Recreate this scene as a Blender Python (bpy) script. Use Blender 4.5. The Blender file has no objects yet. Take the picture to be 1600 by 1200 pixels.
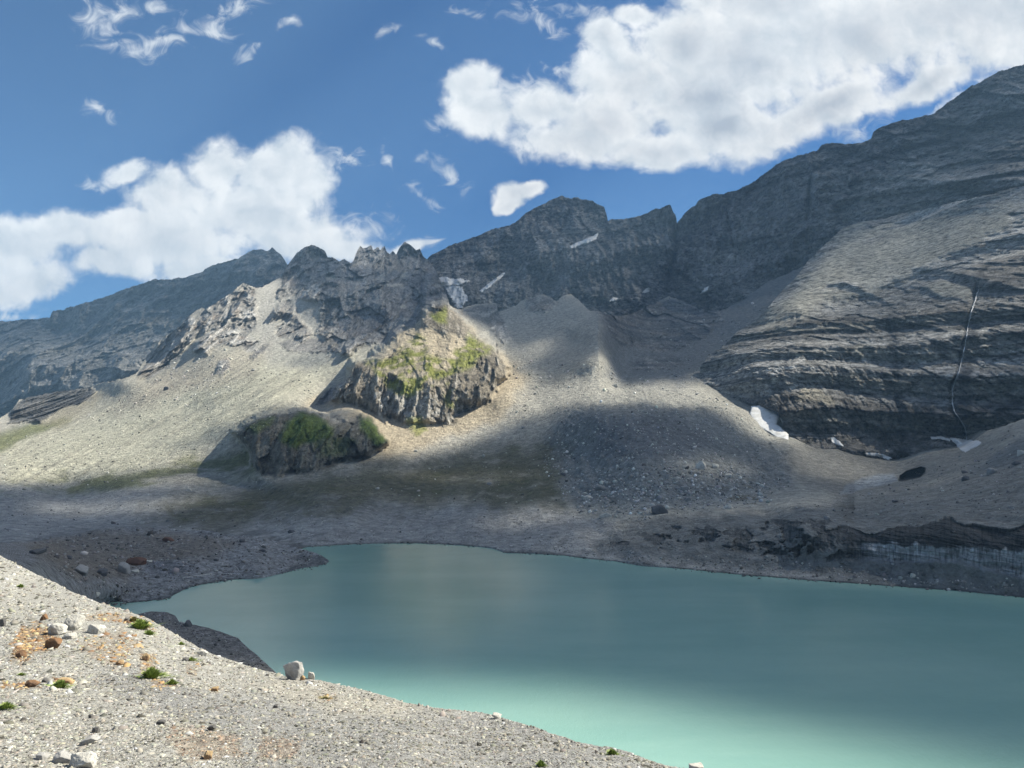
import bpy, math, random
import numpy as np
from math import radians as R
rng = np.random.default_rng(7); random.seed(7)
S = bpy.context.scene; COL = S.collection

# ------------------------------------------------------------------ camera
F_PX = 1150.0; CAM_Z = 75.0; HORIZON = 690.0
PITCH = math.atan((HORIZON-600.0)/F_PX)
cam = bpy.data.cameras.new("camera"); camo = bpy.data.objects.new("camera", cam); COL.objects.link(camo)
camo.location = (0, 0, CAM_Z); camo.rotation_euler = (R(90)+PITCH, 0, 0)
cam.sensor_width = 36; cam.lens = 36*F_PX/1600; cam.clip_start = 0.1; cam.clip_end = 40000
S.camera = camo
# ------------------------------------------------------------------ light
SUN_AZ, SUN_EL = 74.0, 46.0          # degrees clockwise from +Y, above the horizon
SUN = np.array([math.sin(R(SUN_AZ))*math.cos(R(SUN_EL)), math.cos(R(SUN_AZ))*math.cos(R(SUN_EL)), math.sin(R(SUN_EL))])
sl = bpy.data.lights.new("sun", 'SUN'); sl.energy = 5.0; sl.angle = R(0.42); sl.color = (1.0, 0.94, 0.80)
so = bpy.data.objects.new("sun", sl); COL.objects.link(so)
so.rotation_euler = (R(90-SUN_EL), 0, R(180-SUN_AZ)+0.0)
so.location = (0, 0, 3000)
S.view_settings.view_transform = 'Standard'; S.view_settings.look = 'None'
S.view_settings.exposure = 1.0; S.view_settings.gamma = 1.0
S.cycles.use_denoising = True
S.cycles.max_bounces = 6; S.cycles.diffuse_bounces = 2; S.cycles.glossy_bounces = 2
S.cycles.volume_bounces = 0; S.cycles.transparent_max_bounces = 16
S.cycles.use_adaptive_sampling = True; S.cycles.adaptive_threshold = 0.02
SKY_STRENGTH = 0.056
HAZE_DENSITY = 0.00007

# ------------------------------------------------------------------ helpers: projection
CP, SP = math.cos(PITCH), math.sin(PITCH)
def ray(x, y):
    """direction per unit of world Y for a photo position"""
    a = (np.asarray(x, float)-800)/F_PX; b = (600-np.asarray(y, float))/F_PX
    dy = CP - b*SP; dz = SP + b*CP
    return a/dy, dz/dy
def pt(x, y, D):
    u, v = ray(x, y); D = np.asarray(D, float)
    return np.stack([u*D, D+0*u, CAM_Z+v*D], -1)
def D_at(x, y, z=0.0):
    return (z-CAM_Z)/ray(x, y)[1]
# ------------------------------------------------------------------ helpers: noise
_perm = rng.permutation(256); _perm = np.concatenate([_perm, _perm, _perm])
_g = rng.normal(size=(256, 3)); _g /= np.linalg.norm(_g, axis=1)[:, None]; _g = _g.astype(np.float32)
def perlin(P):
    P = np.asarray(P, np.float64); sh = P.shape[:-1]; P = P.reshape(-1, 3)
    i = np.floor(P).astype(np.int64); f = (P-i).astype(np.float32); i &= 255
    w = f*f*f*(f*(f*6-15)+10)
    out = 0
    for dx in (0, 1):
        wx = w[:, 0] if dx else 1-w[:, 0]
        for dy in (0, 1):
            wy = w[:, 1] if dy else 1-w[:, 1]
            for dz in (0, 1):
                wz = w[:, 2] if dz else 1-w[:, 2]
                h = _perm[_perm[_perm[i[:, 0]+dx]+i[:, 1]+dy]+i[:, 2]+dz]
                g = _g[h]
                d = g[:, 0]*(f[:, 0]-dx)+g[:, 1]*(f[:, 1]-dy)+g[:, 2]*(f[:, 2]-dz)
                out = out + wx*wy*wz*d
    return (out*1.6).reshape(sh)
def fbm(P, n=4, gain=.5, lac=2.03):
    P = np.asarray(P, float); a = 1; s = 0; t = 0
    for k in range(n):
        s = s + a*perlin(P+17.3*k); t += a; a *= gain; P = P*lac
    return s/t
def ridged(P, n=5, gain=.55, lac=2.07):
    """0..1, sharp crests"""
    P = np.asarray(P, float); a = 1; s = 0; t = 0; prev = 1
    for k in range(n):
        r = 1-np.abs(perlin(P+31.7*k))*1.7; r = np.clip(r, 0, 1)**2
        s = s + a*r*prev; t += a; a *= gain; P = P*lac; prev = np.clip(r*1.3, .25, 1)
    return s/t
def cracks(P, w=.10, n=3, seed=0):
    """thin joint lines, 0..1"""
    P = np.asarray(P, float); o = 0*P[..., 0]
    for k in range(n):
        v = np.abs(perlin(P+13.7*k+seed)); o = np.maximum(o, np.clip(1-v/w, 0, 1)*(1-.2*k)); P = P*2.1
    return o
_h2 = rng.random((256, 256, 5))
def facet(u, v, seed=0):
    """planar broken-rock facets over a 2-D domain; returns height, per-block random, edge closeness"""
    u = np.asarray(u, float)+seed*17.31; v = np.asarray(v, float)+seed*5.77
    w = perlin(np.stack([u*1.3, v*1.3, 0*u+seed], -1))*.35; w2 = perlin(np.stack([u*1.3+9, v*1.3, 0*u+seed], -1))*.35
    u = u+w; v = v+w2; iu = np.floor(u).astype(int); iv = np.floor(v).astype(int)
    b1 = np.full(u.shape, 9.); b2 = np.full(u.shape, 9.); H = np.zeros(u.shape); Rr = np.zeros(u.shape)
    for a in (-1, 0, 1):
        for b in (-1, 0, 1):
            k = _h2[(iu+a) & 255, (iv+b) & 255]; cx = iu+a+.1+.8*k[..., 0]; cy = iv+b+.1+.8*k[..., 1]; dx, dy = u-cx, v-cy; d = dx*dx+dy*dy
            h = (k[..., 2]-.5)*1.9*dx+(k[..., 3]-.5)*1.9*dy+(k[..., 4]-.5)*.9
            m = d < b1; b2 = np.where(m, b1, np.minimum(b2, d)); H = np.where(m, h, H); Rr = np.where(m, k[..., 4], Rr); b1 = np.where(m, d, b1)
    return H, Rr, np.clip(1-(np.sqrt(b2)-np.sqrt(b1))/.12, 0, 1)
def crag(P, s, tall=1.6, n=3, seed=0, gain=.48):
    """stacked facets: height ~ -1..1, tone 0..1, joints 0..1"""
    H = 0; T = 0; J = 0; a = 1.0; tot = 0; x = P[..., 0]+.6*P[..., 1]; z = P[..., 2]
    for k in range(n):
        h, r, e = facet(x/s, z/(s*tall), seed+k*3); H = H+h*a; T = T+r*a; J = np.maximum(J, e*(1-.22*k)); tot += a; a *= gain; s *= .42
    return H/tot, T/tot, J
def sstep(a, b, x):
    t = np.clip((x-a)/(b-a), 0, 1); return t*t*(3-2*t)
def poly_sd(px, py, poly):
    """signed distance, + inside"""
    poly = np.asarray(poly, float); px = np.asarray(px, float); py = np.asarray(py, float)
    d = np.full(px.shape, 1e9); ins = np.zeros(px.shape, bool)
    n = len(poly)
    for k in range(n):
        ax, ay = poly[k]; bx, by = poly[(k+1) % n]
        ex, ey = bx-ax, by-ay; L = ex*ex+ey*ey+1e-9
        t = np.clip(((px-ax)*ex+(py-ay)*ey)/L, 0, 1)
        d = np.minimum(d, (px-ax-t*ex)**2+(py-ay-t*ey)**2)
        if ay != by:
            c = ((ay > py) != (by > py)) & (px < (bx-ax)*(py-ay)/(by-ay)+ax)
            ins ^= c
    d = np.sqrt(d); return np.where(ins, d, -d)
def line(pts):
    a = np.asarray(pts, float); return lambda x: np.interp(x, a[:, 0], a[:, 1])
def make_rbf(ctrl, c=14.0, ys=1.6, lo=-120, hi=1720):
    C = np.asarray(ctrl, float); X = np.stack([C[:, 0], C[:, 1]*ys], 1)/100.0; v = np.log(C[:, 2])
    c = c/100.0
    A = np.sqrt(((X[:, None]-X[None])**2).sum(-1)+c*c)
    n = len(C); M = np.zeros((n+1, n+1)); M[:n, :n] = A; M[:n, n] = 1; M[n, :n] = 1
    w = np.linalg.solve(M+0*1e-9*np.eye(n+1), np.append(v, 0))
    def f(x, y):
        x = np.clip(np.asarray(x, float), lo, hi); y = np.asarray(y, float)
        sh = np.broadcast(x, y).shape; x = np.broadcast_to(x, sh).ravel(); y = np.broadcast_to(y, sh).ravel()
        out = np.full(x.shape, w[n])
        for k in range(n):
            out += w[k]*np.sqrt((x/100-X[k, 0])**2+(y*ys/100-X[k, 1])**2+c*c)
        return np.exp(out).reshape(sh)
    return f
def grid_mesh(name, V, cols, mat, smooth=True, closed_mask=None):
    """V (rows, cols, 3), colour (rows, cols, 3)"""
    nr, nc = V.shape[:2]
    me = bpy.data.meshes.new(name)
    me.vertices.add(nr*nc); me.vertices.foreach_set("co", V.reshape(-1).astype(np.float32))
    r, c = np.meshgrid(np.arange(nr-1), np.arange(nc-1), indexing='ij')
    a = r*nc+c; q = np.stack([a, a+1, a+nc+1, a+nc], -1).reshape(-1, 4)
    if closed_mask is not None: q = q[closed_mask.reshape(-1)]
    me.loops.add(q.size); me.loops.foreach_set("vertex_index", q.reshape(-1).astype(np.int32))
    me.polygons.add(len(q)); me.polygons.foreach_set("loop_start", (np.arange(len(q))*4).astype(np.int32))
    me.polygons.foreach_set("loop_total", np.full(len(q), 4, np.int32))
    me.update(calc_edges=True)
    if cols is not None:
        at = me.color_attributes.new("tint", 'FLOAT_COLOR', 'POINT')
        cc = np.ones((nr*nc, 4), np.float32); cc[:, :3] = cols.reshape(-1, 3); at.data.foreach_set("color", cc.reshape(-1))
    if smooth: me.shade_smooth()
    me.materials.append(mat)
    o = bpy.data.objects.new(name, me); COL.objects.link(o); return o
def poly_mesh(name, V, Fc, mat, cols=None, smooth=False, parent=None):
    V = np.asarray(V, np.float32); Fc = np.asarray(Fc, np.int32)
    me = bpy.data.meshes.new(name); me.vertices.add(len(V)); me.vertices.foreach_set("co", V.reshape(-1))
    k = Fc.shape[1]
    me.loops.add(Fc.size); me.loops.foreach_set("vertex_index", Fc.reshape(-1))
    me.polygons.add(len(Fc)); me.polygons.foreach_set("loop_start", (np.arange(len(Fc))*k).astype(np.int32))
    me.polygons.foreach_set("loop_total", np.full(len(Fc), k, np.int32)); me.update(calc_edges=True)
    if cols is not None:
        at = me.color_attributes.new("tint", 'FLOAT_COLOR', 'POINT')
        cc = np.ones((len(V), 4), np.float32); cc[:, :3] = cols; at.data.foreach_set("color", cc.reshape(-1))
    if smooth: me.shade_smooth()
    me.materials.append(mat)
    o = bpy.data.objects.new(name, me); COL.objects.link(o)
    if parent: o.parent = parent
    return o
def tag(o, label=None, cat=None, group=None, kind=None):
    if label: o["label"] = label
    if cat: o["category"] = cat
    if group: o["group"] = group
    if kind: o["kind"] = kind
    return o

# ------------------------------------------------------------------ world: sky with clouds
def N(nt, typ, **kw):
    n = nt.nodes.new(typ)
    for k, v in kw.items():
        if k.startswith('i_'): n.inputs[int(k[2:])].default_value = v
        else: setattr(n, k, v)
    return n
class G:
    """tiny node-graph writer"""
    flat = False
    def __init__(s, nt): s.nt = nt
    def lk(s, a, b): s.nt.links.new(a, b)
    def _in(s, n, i, v):
        if v is None: return
        if hasattr(v, 'is_output'): s.lk(v, n.inputs[i])
        else: n.inputs[i].default_value = v
    def math(s, op, a, b=None, c=None, clamp=False):
        n = s.nt.nodes.new('ShaderNodeMath'); n.operation = op; n.use_clamp = clamp
        s._in(n, 0, a); s._in(n, 1, b); s._in(n, 2, c); return n.outputs[0]
    def vec(s, op, a, b=None, sc=None):
        n = s.nt.nodes.new('ShaderNodeVectorMath'); n.operation = op
        s._in(n, 0, a); s._in(n, 1, b)
        if sc is not None: s._in(n, 3, sc)
        return n.outputs['Value'] if op in ('LENGTH', 'DOT_PRODUCT') else n.outputs[0]
    def noise(s, v, scale, detail=4, rough=.5, dist=0, typ='FBM', lac=2.0):
        n = s.nt.nodes.new('ShaderNodeTexNoise'); n.noise_dimensions = '2D' if s.flat else '3D'; n.noise_type = typ
        s._in(n, 'Vector', v) if False else s.lk(v, n.inputs['Vector'])
        n.inputs['Scale'].default_value = scale; n.inputs['Detail'].default_value = detail
        n.inputs['Roughness'].default_value = rough; n.inputs['Distortion'].default_value = dist
        n.inputs['Lacunarity'].default_value = lac
        return n.outputs['Fac'], n.outputs['Color']
    def map(s, v, a, b, c=0., d=1., typ='SMOOTHSTEP'):
        n = s.nt.nodes.new('ShaderNodeMapRange'); n.interpolation_type = typ
        s._in(n, 0, v); s._in(n, 1, a); s._in(n, 2, b); s._in(n, 3, c); s._in(n, 4, d); return n.outputs[0]
    def mix(s, f, a, b, mode='MIX'):
        n = s.nt.nodes.new('ShaderNodeMix'); n.data_type = 'RGBA'; n.blend_type = mode
        s._in(n, 0, f)
        for i, v in ((6, a), (7, b)):
            if hasattr(v, 'is_output'): s.lk(v, n.inputs[i])
            else: n.inputs[i].default_value = (*v, 1)
        return n.outputs[2]
    def comb(s, x, y, z):
        n = s.nt.nodes.new('ShaderNodeCombineXYZ'); s._in(n, 0, x); s._in(n, 1, y); s._in(n, 2, z); return n.outputs[0]
    def mapping(s, v, loc, rot, scl):
        n = s.nt.nodes.new('ShaderNodeMapping'); n.vector_type = 'TEXTURE'
        s.lk(v, n.inputs[0]); n.inputs[1].default_value = loc; n.inputs[2].default_value = rot; n.inputs[3].default_value = scl
        return n.outputs[0]

def build_world():
    w = bpy.data.worlds.new("World"); S.world = w; w.use_nodes = True
    nt = w.node_tree; nt.nodes.clear(); g = G(nt)
    out = nt.nodes.new('ShaderNodeOutputWorld'); bg = nt.nodes.new('ShaderNodeBackground')
    g.lk(bg.outputs[0], out.inputs[0])
    sky = nt.nodes.new('ShaderNodeTexSky'); sky.sky_type = 'NISHITA'; sky.sun_disc = False
    sky.sun_elevation = R(SUN_EL); sky.sun_rotation = R(SUN_AZ); sky.altitude = 2300
    sky.air_density = 1.0; sky.dust_density = 0.0; sky.ozone_density = 4.0
    tc = nt.nodes.new('ShaderNodeTexCoord'); d = tc.outputs['Generated']
    sp = nt.nodes.new('ShaderNodeSeparateXYZ'); g.lk(d, sp.inputs[0])
    yy = g.math('MAXIMUM', sp.outputs[1], 0.15)
    uv = g.comb(g.math('DIVIDE', sp.outputs[0], yy), g.math('DIVIDE', sp.outputs[2], yy), 0.0)
    def field(blobs, vec):
        """1 at a centre, 0 on the rim, negative outside"""
        acc = None
        for b in blobs:
            x, y, rx, ry = b[:4]; rot = b[4] if len(b) > 4 else 0
            u, v = ray(x, y)
            m = g.vec('LENGTH', g.mapping(vec, (float(u), float(v), 0), (0, 0, R(rot)), (rx/F_PX, ry/F_PX, 1)))
            acc = m if acc is None else g.math('SMOOTH_MIN', acc, m, 0.25)
        return g.math('SUBTRACT', 1.0, acc)
    big = [(352, 268, 62, 60), (425, 270, 75, 55), (470, 285, 50, 50), (200, 268, 36, 22), (270, 305, 85, 42), (215, 345, 75, 28),
           (395, 330, 125, 70), (255, 375, 130, 52), (110, 365, 90, 34), (25, 385, 95, 45), (30, 440, 80, 45, 10), (180, 415, 85, 26),
           (470, 370, 110, 42), (545, 385, 75, 25, -10), (330, 425, 120, 22), (540, 385, 40, 26), (640, 385, 24, 14, 20),
           # the long grey cloud
           (735, 128, 40, 32, 40), (760, 175, 62, 42, -25), (845, 165, 70, 42), (880, 215, 110, 42, -8), (945, 60, 42, 62, 35), (985, 130, 110, 80),
           (1060, 65, 90, 80), (1020, 235, 120, 38, -3), (1130, 200, 140, 60, 4), (1180, 90, 170, 120), (1340, 60, 200, 110), (1300, 170, 140, 42, 22),
           (1520, 20, 230, 110), (1440, 130, 120, 34, 26), (1600, 40, 120, 80), (1700, 40, 150, 90), (1200, 0, 200, 60), (1090, 150, 130, 80), (950, 190, 120, 60), (1000, 20, 50, 24),
           (806, 300, 26, 22), (824, 296, 22, 16), (800, 318, 20, 14)]
    wisp = [(215, 75, 58, 34, -18), (158, 35, 34, 44, -30), (250, 60, 80, 24, 10), (180, 10, 60, 16), (325, 35, 50, 22), (378, 78, 28, 20, 40), (375, 8, 60, 14), (235, 8, 50, 14),
            (600, 33, 22, 13, 20), (680, 58, 30, 13, -25), (160, 172, 32, 12, -40), (592, 245, 13, 24, 25), (645, 310, 34, 10, -22),
            (700, 270, 44, 17, -8), (655, 257, 14, 12), (528, 252, 40, 11, 10), (150, 275, 40, 12), (460, 35, 24, 10, 20), (735, 5, 40, 10),
            (850, 35, 60, 22, -20), (900, 10, 60, 16), (790, 130, 70, 20), (700, 200, 40, 26, 40), (660, 378, 28, 16), (20, 490, 40, 12),
            (575, 350, 60, 30), (870, 105, 40, 14), (1480, 165, 70, 14, 28), (1330, 215, 60, 14, 20), (50, 445, 80, 25), (350, 425, 60, 18)]
    g.flat = True
    wf, wc = g.noise(uv, 7.0, 5, .55)
    warp = g.vec('ADD', uv, g.vec('SCALE', g.vec('SUBTRACT', wc, (.5, .5, .5)), None, 0.05))
    fb = field(big, warp)
    def billow(v):
        acc = None
        for sc, am in ((11.0, .34), (30.0, .15)):
            vo = nt.nodes.new('ShaderNodeTexVoronoi'); vo.feature = 'SMOOTH_F1'; vo.voronoi_dimensions = '2D'; g.lk(v, vo.inputs['Vector']); vo.inputs['Scale'].default_value = sc; vo.inputs['Smoothness'].default_value = .35
            t = g.math('MULTIPLY', g.math('SUBTRACT', .45, vo.outputs['Distance']), am*2.0); acc = t if acc is None else g.math('ADD', acc, t)
        nn, _ = g.noise(v, 8.0, 7, .58, .15)
        return g.math('ADD', acc, g.math('MULTIPLY', g.math('SUBTRACT', nn, .5), 1.9))
    wv, wvc = g.noise(uv, 22.0, 4, .6)
    bw = g.vec('ADD', uv, g.vec('SCALE', g.vec('SUBTRACT', wvc, (.5, .5, .5)), None, 0.03))
    n1 = billow(bw); n2 = billow(g.vec('ADD', bw, (0.010, 0.012, 0)))
    n3, _ = g.noise(uv, 46.0, 5, .62, 0.4)
    dens = g.math('ADD', fb, g.math('ADD', g.math('MULTIPLY', n1, .56), g.math('MULTIPLY', g.math('SUBTRACT', n3, .5), .5)))
    mb = g.map(dens, -0.16, 0.44)
    warp2 = g.vec('ADD', uv, g.vec('SCALE', g.vec('SUBTRACT', wc, (.5, .5, .5)), None, 0.09))
    fw = field(wisp, warp2)
    n4, _ = g.noise(g.vec('MULTIPLY', uv, (1.0, 1.35, 1.0)), 26.0, 8, .62, 0.9)
    dw = g.math('ADD', fw, g.math('MULTIPLY', g.math('SUBTRACT', n4, .52), 3.1))
    mw = g.math('MULTIPLY', g.map(dw, -0.1, 1.4), 0.75)
    mask = g.math('SUBTRACT', 1.0, g.math('MULTIPLY', g.math('SUBTRACT', 1.0, mb), g.math('SUBTRACT', 1.0, mw)))
    # light on the clouds: brighter on the side facing the sun, grey where thick
    shade = g.math('ADD', .5, g.math('MULTIPLY', g.math('SUBTRACT', n1, n2), 1.5), clamp=True)
    sepu = nt.nodes.new('ShaderNodeSeparateXYZ'); g.lk(uv, sepu.inputs[0])
    thick = g.map(dens, .2, 1.3)
    n5, _ = g.noise(uv, 4.2, 5, .5, .3)
    rightness = g.map(sepu.outputs[0], -0.10, 0.16)
    grey = g.math('MULTIPLY', thick, g.math('ADD', g.math('MULTIPLY', rightness, .85), .28))
    grey = g.math('MULTIPLY', grey, g.map(n5, .25, .70, .45, 1.05))
    c = g.mix(shade, (0.365, 0.395, 0.42), (0.54, 0.545, 0.54))
    c = g.mix(grey, c, (0.25, 0.28, 0.32))
    skyc = g.vec('SCALE', sky.outputs[0], None, SKY_STRENGTH)
    skyc = g.mix(1.0, skyc, (0.58, 0.90, 1.08), 'MULTIPLY')
    front = g.map(sp.outputs[1], 0.12, 0.3)
    # elsewhere in the sky: unseen scattered cloud, cover tuned to neutralise the ambient light
    g.flat = False
    ng, _ = g.noise(g.vec('MULTIPLY', d, (1, 1, 2.2)), 3.2, 8, .58, .2)
    back = g.map(ng, .47, .62)
    mk = g.math('ADD', g.math('MULTIPLY', mask, front), g.math('MULTIPLY', back, g.math('SUBTRACT', 1.0, front)))
    fin = g.mix(mk, skyc, c)
    g.lk(fin, bg.inputs[0]); bg.inputs[1].default_value = 1.0
    w.cycles.sampling_method = 'MANUAL'; w.cycles.sample_map_resolution = 512
build_world()

# ------------------------------------------------------------------ materials
def ground_mat(name, fine, bump=1.0, rough=.95, contrast=.5, speck=0.0, aniso=(1, 1, 1), coarse=None):
    """vertex tint (ground colour, some shade painted in) broken up by grain of `fine` metres"""
    m = bpy.data.materials.new(name); m.use_nodes = True; nt = m.node_tree; g = G(nt)
    b = nt.nodes['Principled BSDF']; b.inputs['Roughness'].default_value = rough
    b.inputs['Specular IOR Level'].default_value = .18
    tc = nt.nodes.new('ShaderNodeTexCoord'); v = tc.outputs['Object']
    at = nt.nodes.new('ShaderNodeAttribute'); at.attribute_name = 'tint'
    va = g.vec('MULTIPLY', v, aniso)
    n1, _ = g.noise(va, 1/(fine*6), 6, .68)
    n2, _ = g.noise(va, 1/(fine*1.3), 3, .7)
    k = g.math('ADD', g.map(n1, .28, .72, 1-contrast, 1+contrast, 'LINEAR'), g.map(n2, .25, .75, -contrast*.5, contrast*.5, 'LINEAR'))
    col = g.vec('SCALE', at.outputs['Color'], None, k)
    if speck:
        vo = nt.nodes.new('ShaderNodeTexVoronoi'); g.lk(v, vo.inputs['Vector']); vo.inputs['Scale'].default_value = 1/(fine*3.2)
        sx = nt.nodes.new('ShaderNodeSeparateXYZ'); g.lk(vo.outputs['Color'], sx.inputs[0])
        pick = g.math('GREATER_THAN', sx.outputs[0], 1-speck)
        near = g.map(vo.outputs['Distance'], .18, .34, 1, 0)
        stone = g.math('MULTIPLY', pick, near)
        sc = g.vec('SCALE', at.outputs['Color'], None, g.map(sx.outputs[1], 0, 1, .3, 2.2, 'LINEAR'))
        col = g.mix(stone, col, sc)
    g.lk(col, b.inputs['Base Color'])
    bp = nt.nodes.new('ShaderNodeBump'); bp.inputs['Strength'].default_value = 1.0; bp.inputs['Distance'].default_value = fine*bump
    h = g.math('ADD', g.math('MULTIPLY', n1, 4.0), n2)
    if speck: h = g.math('ADD', h, g.math('MULTIPLY', stone, 1.5))
    g.lk(h, bp.inputs['Height']); g.lk(bp.outputs[0], b.inputs['Normal'])
    return m
M_far = ground_mat("hazy_rock", 6.0, 2.6, contrast=.8)
M_wall = ground_mat("layered_limestone", 3.0, 3.4, contrast=1.0, aniso=(1, 1, 1.8))
M_cliff = ground_mat("banded_limestone", 1.6, 3.2, contrast=1.0, aniso=(.7, .7, 1.7))
M_mid = ground_mat("scree_and_rock", 1.4, 1.6, contrast=.45, speck=.30)
M_shore = ground_mat("shore_gravel", .5, 1.3, contrast=.7, speck=.3)
M_fore = ground_mat("moraine_gravel", .012, 1.1, contrast=.55, speck=.35)

# ------------------------------------------------------------------ layers: skylines, ground lines, distances
class Layer: pass
LAYERS = {}
def mixc(c, mask, col):
    m = mask[..., None]; return c*(1-m)+np.array(col)*m
def soft(x, y, poly, s=6, warp=None):
    if warp is not None: x = x+warp[0]; y = y+warp[1]
    return sstep(-s, s, poly_sd(x, y, poly))
def px_warp(x, y, amp, lam, seed=0):
    p = np.stack([x/lam, y/lam, np.full_like(x, 3.1+seed)], -1)
    return fbm(p, 4, .6)*amp, fbm(p+9.7, 4, .6)*amp
def build_layer(name, x0, x1, step, ytop, ybot, nrows, dfun, shape, colour, mat, jag=0, jaglam=14, back=(30, 120, 400, 900), backslope=.8,
                skirt=(4,), coarse=8, squash=1.0, wet=False):
    xs = np.arange(x0, x1+step, step); nc = len(xs)
    yt = ytop(xs).copy(); yb = ybot(xs)
    if jag:
        q = np.stack([xs/jaglam, xs*0+5.5, xs*0+.3], -1)
        j = fbm(q, 5, .62)*jag*1.6-jag*.8*np.clip(ridged(q*1.7, 3)-.3, 0, 1)
    t = np.linspace(0, 1, nrows)[:, None]
    X = np.broadcast_to(xs[None], (nrows, nc)).copy(); Y = yb[None]*(1-t)+yt[None]*t
    if jag: Y = Y+j[None]*np.exp(-((Y-yt[None])/ (6*jag))**2)
    # distance on a coarse lattice, bilinear to the fine one
    g = float(coarse); lx = np.arange(xs[0]-g, xs[-1]+2*g, g); ly = np.arange(Y.min()-g, Y.max()+2*g, g*.6)
    cD = np.log(dfun(*np.meshgrid(lx, ly)))
    fx = (X-lx[0])/g; fy = (Y-ly[0])/(g*.6); jx = np.clip(fx.astype(int), 0, len(lx)-2); jy = np.clip(fy.astype(int), 0, len(ly)-2); fx = fx-jx; fy = fy-jy
    D = np.exp((cD[jy, jx]*(1-fx)+cD[jy, jx+1]*fx)*(1-fy)+(cD[jy+1, jx]*(1-fx)+cD[jy+1, jx+1]*fx)*fy)
    P = pt(X, Y, D)
    dD, dz, extra = shape(X, Y, D, P*[1, squash, 1])
    D2 = D+dD; P2 = pt(X, Y, D2); P2[..., 2] += dz
    if wet: P2[..., 2] = np.where(Y < yb[None]-1, np.maximum(P2[..., 2], .2), P2[..., 2])
    C = colour(X, Y, D2, P2, extra)
    L = Layer(); L.name = name; L.X, L.Y, L.D, L.P = X, Y, D2, P2; L.x0, L.step, L.yt, L.yb, L.nrows = x0, step, yt, yb, nrows
    LAYERS[name] = L
    rows = [P2]; cr_ = [C]
    # skirt below the lower edge
    bot = []
    for s in skirt[::-1]:
        q = P2[0].copy(); q[:, 2] = np.minimum(q[:, 2]-s, q[:, 2]-s); bot.append(q[None])
    # far side of the crest
    top = []
    hx = P2[-1][:, :2]/np.linalg.norm(P2[-1][:, :2], axis=1)[:, None]
    for s in back:
        q = P2[-1].copy(); q[:, :2] += hx*s; q[:, 2] -= s*backslope; q[:, 2] = np.maximum(q[:, 2], -12)
        top.append(q[None])
    V = np.concatenate(bot+rows+top, 0)
    CC = np.concatenate([C[:1]]*len(bot)+[C]+[C[-1:]]*len(top), 0)
    o = grid_mesh(name, V, np.clip(CC, .01, .95), mat)
    o["kind"] = "structure"; L.obj = o
    return L
def surf(name, x, y):
    """point of a layer's surface seen at photo position x, y"""
    L = LAYERS[name]
    fx = np.clip((np.asarray(x, float)-L.x0)/L.step, 0, L.X.shape[1]-1.001); j = fx.astype(int); f = fx-j
    yb = L.yb[j]*(1-f)+L.yb[j+1]*f; yt = L.yt[j]*(1-f)+L.yt[j+1]*f
    t = np.clip((np.asarray(y, float)-yb)/(yt-yb), 0, 1)*(L.nrows-1); t = np.clip(t, 0, L.nrows-1.001); i = t.astype(int); h = (t-i)
    f = f[..., None]; h = h[..., None]
    return (L.P[i, j]*(1-h)+L.P[i+1, j]*h)*(1-f)+(L.P[i, j+1]*(1-h)+L.P[i+1, j+1]*h)*f

# ---------- far ridge (hazy, left)
sky_far = line([(-300, 590), (-60, 520), (0, 503), (30, 500), (78, 497), (82, 486), (100, 484), (120, 477), (145, 470), (180, 458), (200, 450),
                (225, 443), (240, 437), (262, 436), (290, 434), (310, 427), (330, 416), (360, 406), (372, 404), (395, 391), (408, 389), (416, 392),
                (425, 387), (436, 396), (446, 408), (449, 414), (460, 420), (560, 430)])
d_far = make_rbf([(-100, 520, 4600), (0, 505, 4500), (0, 600, 3500), (0, 650, 3100), (100, 520, 4300), (100, 620, 3200), (200, 450, 4300), (200, 560, 3300), (220, 520, 3700),
                  (300, 430, 4200), (300, 520, 3650), (400, 392, 4100), (440, 400, 4000), (440, 440, 3800), (150, 560, 3350), (60, 560, 3500), (560, 430, 4000),
                  (250, 600, 3200), (400, 560, 3400)])
def far_shape(X, Y, D, P):
    q = P*[1/520, 1/700, 1/430]
    r = ridged(q, 6, .56); s = fbm(P*[1/900, 1/900, 1/60]+4, 4, .6)
    low = sstep(470, 580, Y+.25*(X-100))
    ch, ct, cj = crag(P, 170, 1.2, 4, 2)
    return -ch*(60+90*low)-(r-.35)*(190+240*low)-s*50-fbm(P*[1/60, 1/150, 1/50], 4, .65)*40, 0*D, (r, s, low, ct, cj)
def far_col(X, Y, D, P, e):
    r, s, low, ct, cj = e
    c = (np.zeros(P.shape)+[.27, .275, .285])*(.7+.6*ct[..., None])*(1-.3*cj[..., None])
    c = mixc(c, sstep(-.1, .35, s), (.27, .265, .255))
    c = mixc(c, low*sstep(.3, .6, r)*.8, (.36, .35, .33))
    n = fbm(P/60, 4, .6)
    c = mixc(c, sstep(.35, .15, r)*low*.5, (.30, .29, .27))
    ck = cracks(P*[1/110, 1/300, 1/90], .12, 4)
    return c*.85*(1+.9*n[..., None])*(1-.45*ck[..., None])
far = build_layer("far_ridge", -300, 560, 1.6, sky_far, line([(-300, 700), (0, 665), (560, 560)]), 150, d_far, far_shape, far_col, M_far, jag=2.4, jaglam=12, squash=.3)

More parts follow.
